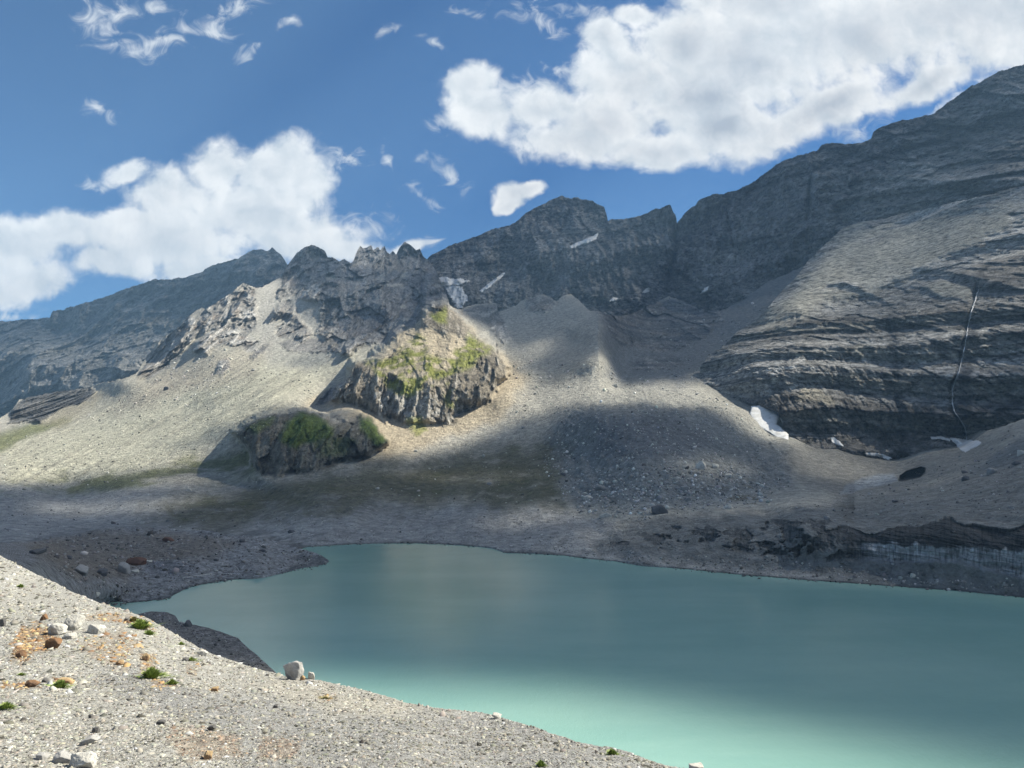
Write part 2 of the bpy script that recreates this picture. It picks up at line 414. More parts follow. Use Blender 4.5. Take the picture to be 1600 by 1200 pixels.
# ---------- back wall: whole right-hand skyline
sky_wall = line([(560, 440), (640, 420), (668, 404), (675, 398), (700, 386), (720, 378), (745, 369), (770, 358), (795, 353), (805, 347), (822, 333),
                 (845, 321), (868, 309), (876, 305), (884, 309), (892, 311), (897, 308), (912, 313), (925, 313), (934, 319), (944, 323), (948, 334), (950, 344),
                 (965, 342), (985, 340), (1000, 337), (1012, 332), (1024, 326), (1030, 327), (1042, 320), (1047, 319), (1052, 331), (1056, 337), (1058, 349),
                 (1062, 343), (1072, 331), (1085, 323), (1092, 313), (1105, 306), (1120, 303), (1130, 304), (1150, 298), (1168, 290), (1180, 283), (1200, 268),
                 (1210, 259), (1225, 251), (1245, 243), (1262, 240), (1275, 235), (1286, 226), (1300, 223), (1318, 225), (1330, 225), (1350, 222), (1362, 216),
                 (1363, 208), (1372, 201), (1390, 194), (1405, 189), (1430, 184), (1455, 179), (1466, 172), (1480, 161), (1500, 148), (1516, 136), (1530, 130),
                 (1550, 117), (1560, 112), (1580, 106), (1600, 100), (1640, 90), (1700, 70), (1850, 60)])
d_wall = make_rbf([(560, 440, 3100), (640, 420, 3050), (700, 390, 3100), (800, 350, 3150), (880, 306, 3250), (880, 380, 2950), (945, 340, 3100), (800, 420, 2900), (700, 440, 2750),
                   (700, 500, 2500), (800, 480, 2650), (940, 400, 2800), (940, 470, 2600), (1045, 320, 2950), (1058, 350, 3020), (1058, 440, 2700), (1000, 380, 2860), (1100, 310, 2850),
                   (1100, 440, 2620), (1100, 520, 2350), (1000, 520, 2400), (1200, 270, 2600), (1200, 400, 2420), (1250, 430, 2330), (1200, 520, 2200), (1300, 225, 2450), (1300, 340, 2220), (1300, 420, 2150),
                   (1362, 212, 2350), (1400, 260, 2150), (1400, 330, 1950), (1400, 420, 1900), (1480, 165, 2250), (1500, 250, 1950), (1500, 320, 1720), (1600, 102, 2150), (1600, 200, 1900), (1600, 290, 1600),
                   (1600, 400, 1500), (1700, 80, 2100), (1700, 290, 1500), (1180, 290, 2680), (720, 480, 2600), (850, 340, 3150), (640, 470, 2800)])
def wall_shape(X, Y, D, P):
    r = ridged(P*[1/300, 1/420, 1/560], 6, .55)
    dip = P[..., 2]-.10*P[..., 0]+fbm(P/400, 3)*70
    q = np.stack([P[..., 0]/700, P[..., 1]/700, dip/34], -1); s = fbm(q, 5, .62)
    fl = ridged(P*[1/42, 1/60, 1/300]+7, 4, .6)
    # couloir below the notch
    cx = 1057-.018*(Y-350)-12*sstep(380, 450, Y)
    gul = np.exp(-((X-cx)/4.5)**2)*sstep(345, 365, Y)*(1-sstep(430, 450, Y))
    cx2 = 1262+.03*(Y-240)*1; gul2 = np.exp(-((X-(1268-.09*(Y-270)))/3.2)**2)*sstep(268, 280, Y)*(1-sstep(335, 350, Y))
    cx3 = np.exp(-((X-(1136+.20*(Y-330)))/3)**2)*sstep(322, 335, Y)*(1-sstep(380, 392, Y))
    cliff = soft(X, Y, [(640, 460), (780, 415), (1050, 350), (1110, 330), (1250, 280), (1330, 290), (1330, 350), (1240, 410), (1100, 440), (950, 450), (800, 460)], 14)
    # long ledge running down-left below the right-hand skyline
    yl = np.interp(X, [1110, 1180, 1250, 1320, 1400, 1500, 1600], [312, 296, 272, 262, 238, 214, 185])
    led = np.exp(-((Y-yl)/3.0)**2)*sstep(1120, 1180, X)
    ck = cracks(P*[1/70, 1/300, 1/230], .10, 4)
    ch, ct, cj = crag(P, 120, 2.0, 4, 1)
    dD = -ch*80-(r-.35)*120-s*30*(1-.5*cliff)-(fl-.4)*46*(.4+.6*cliff)+ck*12-fbm(P*[1/20, 1/60, 1/20], 3, .7)*12+gul*60+gul2*45+cx3*40+led*14
    return dD, 0*D, (r, s, fl, cliff, gul+gul2, led, ct, cj)
def wall_col(X, Y, D, P, e):
    r, s, fl, cliff, gul, led, ct, cj = e
    c = np.zeros(P.shape)+[.31, .31, .315]
    c = mixc(c, sstep(-.15, .4, s)*.8, (.40, .395, .385))
    c = mixc(c, cliff*.5, (.28, .28, .285)); c = c*(.62+.76*ct[..., None])*(1-.35*cj[..., None])
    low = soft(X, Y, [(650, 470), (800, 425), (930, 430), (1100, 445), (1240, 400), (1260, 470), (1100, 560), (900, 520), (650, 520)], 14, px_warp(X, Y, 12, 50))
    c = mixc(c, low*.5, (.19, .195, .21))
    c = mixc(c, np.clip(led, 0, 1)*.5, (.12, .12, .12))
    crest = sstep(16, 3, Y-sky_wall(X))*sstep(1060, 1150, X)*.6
    c = mixc(c, crest, (.12, .118, .115))  # dark backlit rim of the right skyline painted into the colour
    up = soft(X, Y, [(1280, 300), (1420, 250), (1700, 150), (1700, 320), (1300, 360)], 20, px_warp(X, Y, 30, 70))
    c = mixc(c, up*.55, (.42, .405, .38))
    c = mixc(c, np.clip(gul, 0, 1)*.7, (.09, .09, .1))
    n = fbm(P*[1/30, 1/120, 1/22], 6, .72); n2 = fbm(P*[1/160, 1/400, 1/110]+3, 4, .6)
    c = mixc(c, sstep(.05, .4, n2)*.5, (.38, .375, .36)); c = mixc(c, sstep(-.05, -.4, n2)*.6, (.18, .182, .19))
    ck = cracks(P*[1/70, 1/300, 1/230], .10, 4)*sstep(-.3, .3, fbm(P/300+5, 3)); ck2 = cracks(np.stack([P[..., 0]/220, P[..., 1]/500, (P[..., 2]-.12*P[..., 0])/38], -1), .12, 3)
    c = c*(1-.55*ck[..., None])*(1-.35*ck2[..., None]*(1-.6*cliff[..., None]))
    n3 = fbm(P*[1/12, 1/40, 1/9], 3, .7)
    return c*(1+.9*n[..., None]+.5*n3[..., None])*(.85+.35*sstep(.1, .7, r)[..., None])  # crests lightened, hollows darkened: relief shading put into the colour
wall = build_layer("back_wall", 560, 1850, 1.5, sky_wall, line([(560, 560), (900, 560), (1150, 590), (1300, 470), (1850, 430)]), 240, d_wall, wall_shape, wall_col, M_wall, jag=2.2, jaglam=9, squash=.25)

# ---------- right cliff: banded walls and benches below the back wall
top_cliff = line([(1094, 572), (1104, 560), (1118, 548), (1135, 538), (1150, 520), (1178, 503), (1195, 487), (1212, 466), (1228, 448), (1246, 432), (1262, 410), (1280, 390), (1300, 372), (1318, 356),
                  (1340, 348), (1380, 342), (1430, 330), (1500, 315), (1600, 290), (1850, 250)])
bot_cliff = line([(1094, 600), (1110, 612), (1140, 620), (1180, 628), (1215, 640), (1235, 690), (1290, 705), (1340, 722), (1400, 735), (1450, 725), (1500, 712), (1550, 705), (1600, 690), (1850, 640)])
d_cliff = make_rbf([(1095, 572, 1420), (1104, 600, 1300), (1135, 540, 1430), (1178, 505, 1500), (1228, 450, 1620), (1262, 412, 1720), (1318, 358, 1880), (1400, 335, 1870), (1500, 315, 1660), (1600, 290, 1540), (1720, 270, 1500),
                    (1600, 340, 1400), (1500, 380, 1440), (1400, 400, 1560), (1300, 430, 1560), (1250, 480, 1400), (1350, 470, 1380), (1450, 450, 1310), (1600, 430, 1190), (1170, 560, 1230), (1200, 610, 1060), (1180, 626, 1080),
                    (1250, 550, 1150), (1250, 640, 990), (1240, 690, 955), (1350, 540, 1140), (1350, 600, 1040), (1350, 660, 980), (1400, 715, 955), (1450, 540, 1080), (1450, 640, 970), (1500, 700, 920), (1550, 550, 1020), (1600, 520, 1010), (1600, 600, 930), (1600, 680, 870), (1720, 500, 980), (1720, 660, 840)])
def cliff_shape(X, Y, D, P):
    w = fbm(P/330, 3, .45)*44; up_ = sstep(500, 420, Y+.10*(X-1400))
    dip = P[..., 2]+.02*P[..., 0]-.26*(P[..., 0]-420)*up_+w
    # stairs: beds of uneven thickness
    q1 = np.stack([P[..., 0]/520, P[..., 1]/900, dip/46], -1); q2 = np.stack([P[..., 0]/160+3, P[..., 1]/300, dip/13], -1)
    s1 = fbm(q1, 2, .5); s2 = fbm(q2, 3, .55)
    saw = (dip/58+.35*s1) % 1.0; step = sstep(0, .62, saw)-saw          # cliff then bench
    saw2 = (dip/17+.28*s2+.5*s1) % 1.0; step2 = sstep(0, .5, saw2)-saw2
    r = ridged(P*[1/150, 1/200, 1/230]+2, 5, .55)
    low = sstep(430, 520, Y+.1*(X-1350))
    scree = np.maximum(soft(X, Y, [(1190, 510), (1250, 440), (1320, 375), (1390, 372), (1370, 420), (1290, 450), (1240, 500)], 10, px_warp(X, Y, 14, 40)),
                       soft(X, Y, [(1340, 400), (1420, 360), (1560, 330), (1590, 345), (1500, 395), (1420, 420), (1340, 430)], 9, px_warp(X, Y, 16, 40)))
    scree = np.maximum(scree, .9*soft(X, Y, [(1170, 515), (1250, 425), (1330, 350), (1450, 335), (1620, 300), (1620, 350), (1500, 400), (1400, 440), (1300, 470), (1220, 520)], 12, px_warp(X, Y, 24, 60))*sstep(-.2, .12, fbm(np.stack([P[..., 0]/130, P[..., 1]*0, dip/26], -1)+3, 3)))
    scree = np.maximum(scree, .9*soft(X, Y, [(1440, 448), (1470, 438), (1520, 450), (1515, 468), (1470, 466)], 4))
    gx = np.interp(Y, [452, 468, 490, 520, 545, 570, 585, 605, 625, 643, 655, 668, 686], [1529, 1524, 1517, 1511, 1507, 1501, 1497, 1489, 1488, 1491, 1500, 1508, 1510])-3; gul = np.exp(-((X-gx)/3.2)**2)*sstep(435, 450, Y)*np.clip(.75+1.2*fbm(P/38, 3), .15, 1)
    g2x = 1390+.09*(Y-480)+4*np.sin(Y/17); gul2 = np.exp(-((X-g2x)/3)**2)*sstep(485, 505, Y)*np.clip(.5+1.6*fbm(P/45+4, 3), 0, 1)
    g3x = np.exp(-((X-(1228-.12*(Y-560)))/3)**2)*sstep(540, 560, Y)*np.clip(.4+1.6*fbm(P/40+9, 3), 0, 1)
    rough = 1-.85*scree
    fl = ridged(P*[1/16, 1/26, 1/90], 3, .6)
    jt = cracks(P*[1/22, 1/60, 1/70], .10, 3)*low
    ch, ct, cj = crag(P, 60, .8, 4, 5)
    dD = rough*(-ch*14+step*(40+30*low)+step2*8+s2*4-(r-.35)*34-(fl-.4)*5*low+jt*5-fbm(P*[1/9, 1/30, 1/6], 3, .7)*5)+gul*14+gul2*12+g3x*10
    return dD, 0*D, (saw, saw2, s1, s2, r, low, scree, gul+gul2+g3x, dip, ct, cj)
def cliff_col(X, Y, D, P, e):
    saw, saw2, s1, s2, r, low, scree, gul, dip, ct, cj = e
    c = np.zeros(P.shape)+[.33, .325, .315]
    band = fbm(np.stack([P[..., 0]/900, P[..., 1]/900, dip/30+11], -1), 3, .6)
    c = mixc(c, sstep(-.05, .25, band)*.85, (.50, .49, .47))
    c = mixc(c, sstep(-.05, -.3, band)*.8, (.185, .172, .158)); c = c*(.65+.7*ct[..., None])*(1-.35*cj[..., None])
    band2 = fbm(np.stack([P[..., 0]/260, P[..., 1]/260, dip/7+31], -1), 3, .6)
    c = c*(1+.5*band2[..., None])
    brown = soft(X, Y, [(1230, 650), (1300, 650), (1460, 655), (1500, 640), (1700, 600), (1700, 720), (1400, 740), (1230, 700)], 14, px_warp(X, Y, 12, 40))
    c = mixc(c, brown*.5, (.16, .142, .122))
    for pl in ([(1240, 628), (1252, 606), (1275, 602), (1292, 616), (1310, 628), (1300, 636), (1262, 624)], [(1300, 590), (1330, 582), (1400, 600), (1410, 608), (1330, 603)],
               [(1320, 542), (1345, 538), (1395, 545), (1390, 552), (1335, 556)], [(1235, 655), (1250, 645), (1300, 650), (1330, 662), (1270, 655)]):
        c = mixc(c, .7*soft(X, Y, pl, 4, px_warp(X, Y, 8, 14)), (.40, .365, .29))
    streak = fbm(np.stack([P[..., 0]/5, P[..., 1]/9, P[..., 2]/70], -1), 3, .6)
    c = c*(1-.32*np.clip(streak, 0, 1)[..., None]*low[..., None])
    dk = soft(X, Y, [(1488, 640), (1500, 585), (1515, 590), (1520, 640), (1600, 620), (1600, 640), (1510, 645)], 6, px_warp(X, Y, 8, 20))
    c = mixc(c, dk*.7, (.10, .102, .108))
    c = mixc(c, np.clip(gul*(.75+fbm(P/14, 3)), 0, 1)*.7, (.07, .072, .078))
    ws = np.maximum(np.exp(-((X-1512+.16*(Y-500)*.6-6)/(11+7*fbm(P/30, 2)))**2)*sstep(470, 520, Y)*sstep(-.5, -.05, fbm(P/36+2, 3)), np.exp(-((X-1391-.09*(Y-480))/(9+6*fbm(P/30+7, 2)))**2)*sstep(480, 500, Y)*sstep(-.45, 0, fbm(P/36+6, 3)))
    c = mixc(c, np.clip(ws*1.3, 0, 1)*.8, (.075, .08, .09))
    c = mixc(c, (sstep(.62, .70, saw)*sstep(1.0, .93, saw))*.55*low, (.36, .345, .30))
    c = mixc(c, scree*.9, (.37, .355, .305))
    n = fbm(P*[1/14, 1/40, 1/5], 6, .75); rgh = 1-.8*scree
    bed = np.maximum(np.exp(-((saw-.02)/.035)**2), .8*np.exp(-((saw2-.03)/.08)**2)); jt = cracks(P*[1/22, 1/60, 1/70], .10, 3)*low
    c = c*(1-.60*(bed*rgh*sstep(-.5, .1, fbm(P/60+8, 3)))[..., None])*(1-.45*(jt*rgh)[..., None])  # dark bed joints, with undercut shade put into the colour
    wet = sstep(.12, .45, fbm(np.stack([P[..., 0]/26, P[..., 1]/60, P[..., 2]/260], -1)+5, 3))*low
    c = c*(1-.45*wet[..., None])
    return c*(1+(.8*n*(1-.6*scree))[..., None])
cliff = build_layer("banded_cliff", 1094, 1850, 1.2, top_cliff, bot_cliff, 330, d_cliff, cliff_shape, cliff_col, M_cliff, jag=2.5, jaglam=16, squash=.25, back=(12, 60, 200, 500), backslope=.5)

# ---------- middle ground: left massif, scree, knolls, moraine, basin, glacier front
top_mid = line([(-300, 700), (-60, 668), (0, 655), (20, 640), (30, 625), (60, 618), (100, 610), (140, 606), (160, 598), (200, 590), (215, 582), (226, 562), (236, 548), (243, 540), (252, 530), (268, 520),
                (285, 505), (300, 490), (315, 481), (320, 484), (340, 472), (355, 462), (368, 452), (380, 441), (392, 446), (400, 450), (410, 448), (425, 440), (440, 432), (448, 416), (456, 405), (465, 394),
                (478, 386), (490, 383), (500, 388), (508, 392), (512, 402), (520, 402), (530, 409), (538, 405), (548, 411), (553, 406), (558, 392), (563, 383), (567, 389), (573, 387), (580, 383), (583, 391),
                (591, 386), (594, 391), (601, 384), (604, 393), (609, 397), (614, 392), (619, 398), (625, 387), (633, 378), (642, 383), (650, 391), (656, 389), (661, 400), (668, 406), (680, 420), (690, 444), (698, 462),
                (703, 478), (712, 482), (722, 482), (740, 478), (758, 474), (775, 473), (779, 488), (790, 485), (805, 478), (820, 468), (832, 465), (845, 459), (858, 463), (870, 470), (880, 462), (892, 459), (905, 470), (920, 486),
                (940, 492), (960, 494), (990, 489), (1015, 478), (1045, 463), (1070, 472), (1095, 484), (1125, 486), (1160, 470), (1200, 440), (1240, 424), (1262, 413), (1285, 450), (1310, 560), (1335, 690), (1340, 695), (1400, 708), (1450, 694), (1500, 680), (1550, 672), (1600, 655), (1700, 620), (1850, 580)])
bot_mid = line([(-300, 880), (0, 872), (300, 858), (462, 858), (470, 857), (480, 853.5), (540, 850), (600, 848), (650, 848), (700, 850), (750, 853), (775, 856), (790, 863), (830, 864), (880, 867), (930, 873), (960, 876), (1000, 880),
                (1060, 887), (1100, 891), (1160, 897), (1200, 900), (1260, 905), (1300, 908), (1360, 912), (1400, 915), (1450, 918), (1500, 922), (1550, 927), (1600, 932), (1850, 962)])
ctrl_mid = [(-100, 760, 950), (0, 872, 470), (0, 790, 770), (100, 762, 960), (200, 800, 730), (400, 768, 860), (300, 780, 800), (600, 800, 700), (600, 830, 590), (800, 830, 592), (800, 790, 690), (900, 800, 655),
    (0, 745, 950), (0, 700, 1180), (0, 660, 1600), (60, 625, 1900), (100, 720, 1060), (200, 700, 1130), (200, 600, 1750), (140, 608, 2000), (300, 640, 1370), (350, 560, 1750), (230, 565, 2050), (300, 495, 2200), (385, 445, 2350), (330, 540, 1900),
    (450, 430, 2600), (490, 385, 2750), (512, 402, 2760), (548, 410, 2740), (565, 383, 2950), (633, 380, 2950), (600, 386, 2960), (663, 403, 2950), (500, 430, 2520), (570, 430, 2560), (640, 430, 2560), (430, 480, 2250), (400, 540, 1900), (500, 520, 2060), (500, 470, 2260),
    (600, 500, 2050), (600, 460, 2260), (680, 455, 2300), (660, 480, 2120), (690, 444, 2420),
    (690, 600, 1290), (690, 540, 1620), (690, 490, 1850), (600, 640, 1200), (640, 590, 1430), (760, 640, 1170), (760, 590, 1400),
    # scree behind and round it
    (500, 600, 1480), (535, 560, 1660), (620, 520, 1850), (560, 540, 1750), (510, 635, 1290), (480, 620, 1330), (600, 675, 1060), (650, 690, 1030), (790, 620, 1200), (640, 500, 1850),
    (420, 700, 1010), (480, 740, 872), (400, 740, 882), (480, 690, 1040), (560, 700, 1010), (540, 722, 905),
    (350, 668, 1120), (430, 636, 1180), (520, 640, 1170), (575, 642, 1160), (360, 720, 990), (600, 720, 925), (600, 690, 1010),
    (500, 780, 702), (700, 742, 900), (800, 742, 845), (900, 742, 790), (750, 700, 1010), (850, 690, 960),
    # right of the knoll: chute, rubble ridge, moraine
    (700, 482, 2350), (720, 484, 2250), (775, 476, 2150), (760, 500, 2000), (800, 560, 1560), (830, 620, 1240), (850, 520, 1750), (845, 461, 2050), (885, 462, 2050), (935, 492, 1800), (934, 530, 1490), (936, 572, 1290),
    (890, 532, 1640), (975, 560, 1590), (905, 600, 1240), (965, 600, 1270), (990, 540, 1800), (1045, 445, 2560), (1100, 462, 2450), (1160, 456, 2260), (1240, 426, 2230), (1150, 500, 1950), (1200, 470, 2000), (1255, 430, 2200), (1250, 560, 1500), (1230, 480, 1950), (1300, 600, 1450), (1320, 655, 1250), (1290, 540, 1700), (1000, 500, 2150), (1080, 510, 2050), (1050, 570, 1600), (1000, 605, 1230), (1100, 600, 1300), (1060, 640, 1000), (1000, 640, 950), (930, 645, 930),
    (1000, 680, 800), (1000, 740, 690), (1100, 740, 700), (1000, 800, 600), (900, 700, 880), (1120, 670, 930), (1150, 560, 1700), (1180, 600, 1400), (1160, 640, 1080), (1200, 760, 700), (1230, 700, 870), (1200, 690, 930), (1200, 650, 1080),
    (1300, 732, 830), (1300, 695, 990), (1400, 718, 965), (1400, 745, 780), (1340, 772, 650), (1500, 700, 905), (1450, 720, 830), (1500, 740, 640), (1600, 660, 860), (1600, 700, 650), (1600, 760, 490), (1720, 640, 800), (1500, 780, 520), (1400, 792, 520), (1200, 800, 560), (1100, 803, 580), (1290, 690, 1040), (1700, 760, 460),
    # glacier front
    (1600, 905, 366), (1600, 822, 386), (1500, 892, 384), (1480, 816, 412), (1400, 884, 402), (1400, 824, 422), (1250, 880, 425), (1250, 814, 452), (1330, 884, 412), (1330, 830, 430), (1120, 862, 455), (1120, 822, 492), (1000, 860, 470), (1000, 826, 540), (930, 850, 505), (930, 825, 560), (1720, 918, 352), (1720, 822, 372)]
for x, z in ((480, .3), (540, .3), (600, .3), (700, .3), (790, .4), (880, .3), (960, .3), (1060, .3), (1160, .3), (1260, .3), (1360, .3), (1500, .3), (1600, .3), (1720, .3)):
    yb = float(bot_mid(x)); ctrl_mid.append((x, yb, float(D_at(x, yb, z))))
_dm = make_rbf(ctrl_mid, c=17)
KOUT = [(520, 625), (536, 600), (548, 585), (552, 568), (575, 562), (600, 545), (625, 520), (652, 508), (664, 492), (676, 479), (688, 476), (699, 480), (714, 494), (738, 514), (762, 534), (782, 553), (794, 575), (790, 590), (775, 604), (768, 632), (745, 640), (722, 646), (708, 668), (690, 672), (660, 672), (640, 680), (605, 666), (560, 645)]
LOUT = [(366, 678), (382, 662), (402, 652), (425, 645), (445, 643), (470, 641), (500, 650), (525, 661), (550, 660), (565, 650), (580, 653), (594, 672), (610, 692), (598, 702), (570, 716), (535, 727), (505, 741), (480, 748), (452, 744), (432, 750), (408, 748), (394, 730), (384, 702)]
def d_mid(x, y):
    d = _dm(x, y)
    for out, prof, xc, k1, edge in ((KOUT, [(470, 1430), (500, 1350), (530, 1300), (560, 1225), (590, 1165), (612, 1135), (645, 1105), (680, 1075)], 665, .35, 24), (LOUT, [(635, 990), (655, 945), (680, 912), (710, 888), (750, 866)], 470, .18, 14)):
        w_ = px_warp(x, y, 11, 26, 5); sd = poly_sd(x+w_[0], y+w_[1], out); k = np.interp(y, *np.array(prof, float).T)+np.abs(x-xc)*k1+60*(1-np.clip(sd/edge, 0, 1))**2
        k = np.where(sd < 0, k-sd*45, k); t = np.clip((d-k)/24+.5, 0, 1); d = k*t+d*(1-t)-24*t*(1-t)*.5
    d = 1.0*d; return np.where(y > 715, np.minimum(d, D_at(x, np.maximum(y, 712), .35)), d)
KNOLL = [(528, 622), (536, 600), (548, 585), (552, 568), (565, 565), (585, 566), (605, 560), (612, 545), (600, 530), (612, 524), (640, 514), (652, 508), (662, 492), (680, 478), (695, 478), (712, 492), (735, 515), (760, 535), (780, 555), (792, 575),
         (790, 588), (775, 600), (768, 628), (745, 634), (722, 640), (708, 660), (695, 664), (678, 652), (662, 660), (645, 670), (630, 662), (605, 660), (590, 648), (560, 640)]
KLIFF = [(528, 622), (536, 600), (548, 585), (552, 568), (575, 565), (600, 580), (620, 592), (640, 600), (672, 592), (690, 580), (712, 568), (728, 545), (760, 540), (780, 555), (792, 575), (775, 600), (768, 628), (745, 634), (708, 662), (690, 664), (662, 650), (630, 662), (590, 648), (560, 640)]
LOWK = [(368, 678), (382, 664), (402, 655), (425, 648), (445, 645), (470, 644), (500, 652), (525, 662), (550, 660), (565, 650), (580, 655), (592, 672), (605, 690), (596, 698), (570, 712), (535, 722), (505, 735), (480, 742), (452, 738), (432, 745), (410, 742), (398, 728), (388, 700)]
MASSIF = [(218, 592), (228, 565), (245, 540), (285, 500), (320, 478), (382, 438), (402, 452), (418, 466), (440, 440), (440, 420), (480, 380), (670, 375), (705, 470), (700, 480), (668, 482), (650, 510), (620, 522), (600, 540), (570, 538), (545, 552), (520, 548), (505, 530), (492, 522), (500, 490),
          (486, 470), (470, 500), (488, 520), (480, 538), (462, 528), (435, 522), (418, 505), (408, 490), (400, 520), (420, 545), (400, 560), (380, 545), (345, 540), (320, 552), (290, 545), (265, 560), (250, 590), (236, 600)]
OUTCR = [[(335, 582), (345, 562), (358, 560), (360, 575), (345, 585)], [(18, 655), (24, 638), (50, 620), (85, 612), (120, 606), (145, 612), (140, 628), (110, 632), (85, 640), (60, 658), (40, 652)], [(437, 535), (470, 524), (520, 535), (536, 552), (505, 552), (450, 548)], [(492, 632), (500, 618), (525, 600), (545, 590), (540, 610), (515, 628), (500, 634)],
         [(822, 470), (845, 458), (862, 466), (868, 478), (850, 488), (825, 486)], [(722, 490), (735, 480), (777, 474), (780, 490), (800, 530), (790, 538), (760, 510), (740, 497)], [(705, 488), (740, 478), (735, 500)]]
SHELVES = [[(938, 492), (975, 476), (1030, 470), (1110, 468), (1130, 500), (1095, 535), (1050, 548), (1000, 545), (955, 525)], [(945, 500), (970, 480), (1020, 482), (1075, 485), (1085, 500), (1060, 520), (1000, 515), (955, 512)], [(1005, 540), (1040, 535), (1060, 545), (1020, 552)], [(985, 560), (1050, 555), (1075, 570), (1020, 580), (990, 575)]]
TOWER = [(655, 514), (664, 496), (672, 483), (684, 477), (697, 478), (712, 490), (738, 515), (762, 545), (735, 535), (712, 522), (690, 520), (670, 512)]
LEFTC = [(14, 662), (22, 636), (50, 616), (85, 606), (140, 602), (150, 612), (130, 630), (100, 636), (62, 660)]
def mid_shape(X, Y, D, P):
    wx = px_warp(X, Y, 10, 26)
    kn = soft(X, Y, KNOLL, 4, wx); kt = soft(X, Y, TOWER, 3, (wx[0]*.4, wx[1]*.4)); k0 = soft(X, Y, KLIFF, 4, wx); kc = np.maximum(k0, kt); lk = soft(X, Y, LOWK, 4, (wx[0]*.6, wx[1]*.6))
    ms = soft(X, Y, MASSIF, 5, (wx[0]*1.1, wx[1]*1.1))
    nms = fbm(P*[1/120, 1/200, 1/120]+8, 3, .6)
    ms = ms*sstep(-.42, -.22, nms)
    chute = np.maximum(soft(X, Y, [(398, 452), (425, 452), (440, 470), (420, 500), (432, 530), (412, 545), (400, 500)], 4, (wx[0]*.6, wx[1]*.6)), soft(X, Y, [(458, 470), (492, 468), (500, 490), (492, 520), (478, 505), (462, 490)], 4, (wx[0]*.6, wx[1]*.6)))
    ms = ms*(1-.9*chute)
    oc = 0*D
    for p in OUTCR: oc = np.maximum(oc, soft(X, Y, p, 3, (wx[0]*.5, wx[1]*.5)))
    sh = 0*D
    for p in SHELVES: sh = np.maximum(sh, soft(X, Y, p, 4, wx))
    # rock relief
    r1 = ridged(P*[1/190, 1/260, 1/260], 6, .56)
    r2 = ridged(P*[1/60, 1/80, 1/110]+5, 5, .6)
    fl = ridged(P*[1/24, 1/30, 1/120]+9, 5, .6)
    rb = fbm(P/46+3, 4, .55)
    dD = -ms*((r1-.38)*120+(r2-.4)*30+25)
    sm_ = fbm(P*[1/11, 1/40, 1/14], 4, .65); ca, ta, ja = crag(P, 80, 1.3, 4, 7); cb, tb, jb = crag(P, 26, 2.6, 3, 9)
    dD += -np.maximum(k0, kt*.22)*((fl-.40)*20+rb*14+cb*16+sm_*6)-ms*(sm_*8+ca*62) - (kn-kc).clip(0)*((r2-.4)*16)
    dD += -lk*((fl-.42)*12+rb*14+cb*13+sm_*5+2)-(kn-kc).clip(0)*ca*14
    dD += -oc*((r2-.35)*14+14+cb*16) - sh*((r2-.4)*20+8+ca*40)
    lo_ = soft(X, Y, LEFTC, 3, (wx[0]*.5, wx[1]*.5)); dD += -lo_*(cb*55+ca*30+22)
    # peaks get needle flutes
    ndl = soft(X, Y, [(545, 415), (556, 375), (670, 370), (668, 425), (600, 430)], 8)
    dD += -ndl*(ridged(P*[1/34, 1/60, 1/160], 4)-.4)*60
    # scree: soft gullies running down the slope
    scree = (1-ms)*(1-kn)*(1-lk)*(1-oc)
    gl = ridged(np.stack([(X*.7+Y*1.15)/16, (X*.6-Y*.3)/190, X*0+2], -1), 3, .5)
    leftscree = soft(X, Y, [(0, 640), (240, 600), (400, 540), (640, 520), (560, 600), (380, 690), (250, 740), (0, 770)], 25)
    dz = scree*leftscree*(gl-.4)*3.4*np.clip(.5+1.5*fbm(P/160, 3), 0, 1)
    gl2 = ridged(np.stack([(X-1000)/(8+np.abs(Y-560)*.06), Y/160, X*0+7], -1), 3, .5)
    cone = soft(X, Y, [(880, 640), (1000, 600), (1060, 610), (1240, 700), (1240, 760), (1100, 790), (900, 790), (840, 700)], 16)
    dz = dz+scree*cone*((gl2-.4)*2.2*np.clip(.4+1.6*fbm(P/90+3, 3), 0, 1)+fbm(P/14, 4, .65)*4.5)
    dz = dz+scree*fbm(P/70, 4, .55)*5*sstep(700, 1300, D)+fbm(P/16, 3, .55)*.9*sstep(0, 14, bot_mid(X)-Y)*scree
    # low hummocks of the basin
    bas = soft(X, Y, [(0, 760), (250, 762), (500, 758), (900, 740), (900, 840), (500, 848), (0, 840)], 12)
    hm = fbm(np.stack([P[..., 0]/60, P[..., 1]/90, P[..., 2]*0+5], -1), 4, .55)
    dz = dz+bas*hm*6*sstep(2, 25, bot_mid(X)-Y)
    # moraine ridge line
    sx = np.interp(Y, [490, 530, 572, 640], [936, 934, 936, 938])
    dz = dz+15*np.exp(-np.abs(X-sx)/17)*sstep(470, 515, Y)*(1-sstep(565, 625, Y))-14*np.exp(-((X-sx-34)/22)**2)*sstep(480, 520, Y)*(1-sstep(580, 630, Y))
    # glacier front: dark ice cliffs standing in the debris
    ice_top = np.interp(X, [930, 960, 1000, 1070, 1100, 1160, 1200, 1250, 1300, 1325, 1350, 1372, 1400, 1440, 1475, 1500, 1540, 1575, 1600, 1850], [845, 838, 828, 822, 816, 826, 812, 810, 812, 822, 832, 834, 822, 820, 811, 818, 825, 830, 820, 815])
    ice_bot = np.interp(X, [930, 1000, 1100, 1160, 1250, 1330, 1400, 1460, 1500, 1550, 1600, 1850], [852, 858, 850, 866, 872, 872, 880, 878, 876, 892, 905, 915])
    ice_top = ice_top+fbm(np.stack([X/22, X*0, X*0+3], -1), 4, .6)*7
    iw = sstep(-2, 2, Y-ice_top)*sstep(-4, 6, ice_bot+wx[1]*.5-Y)
    n = fbm(np.stack([X/26, Y/18, X*0+9], -1), 4, .6)
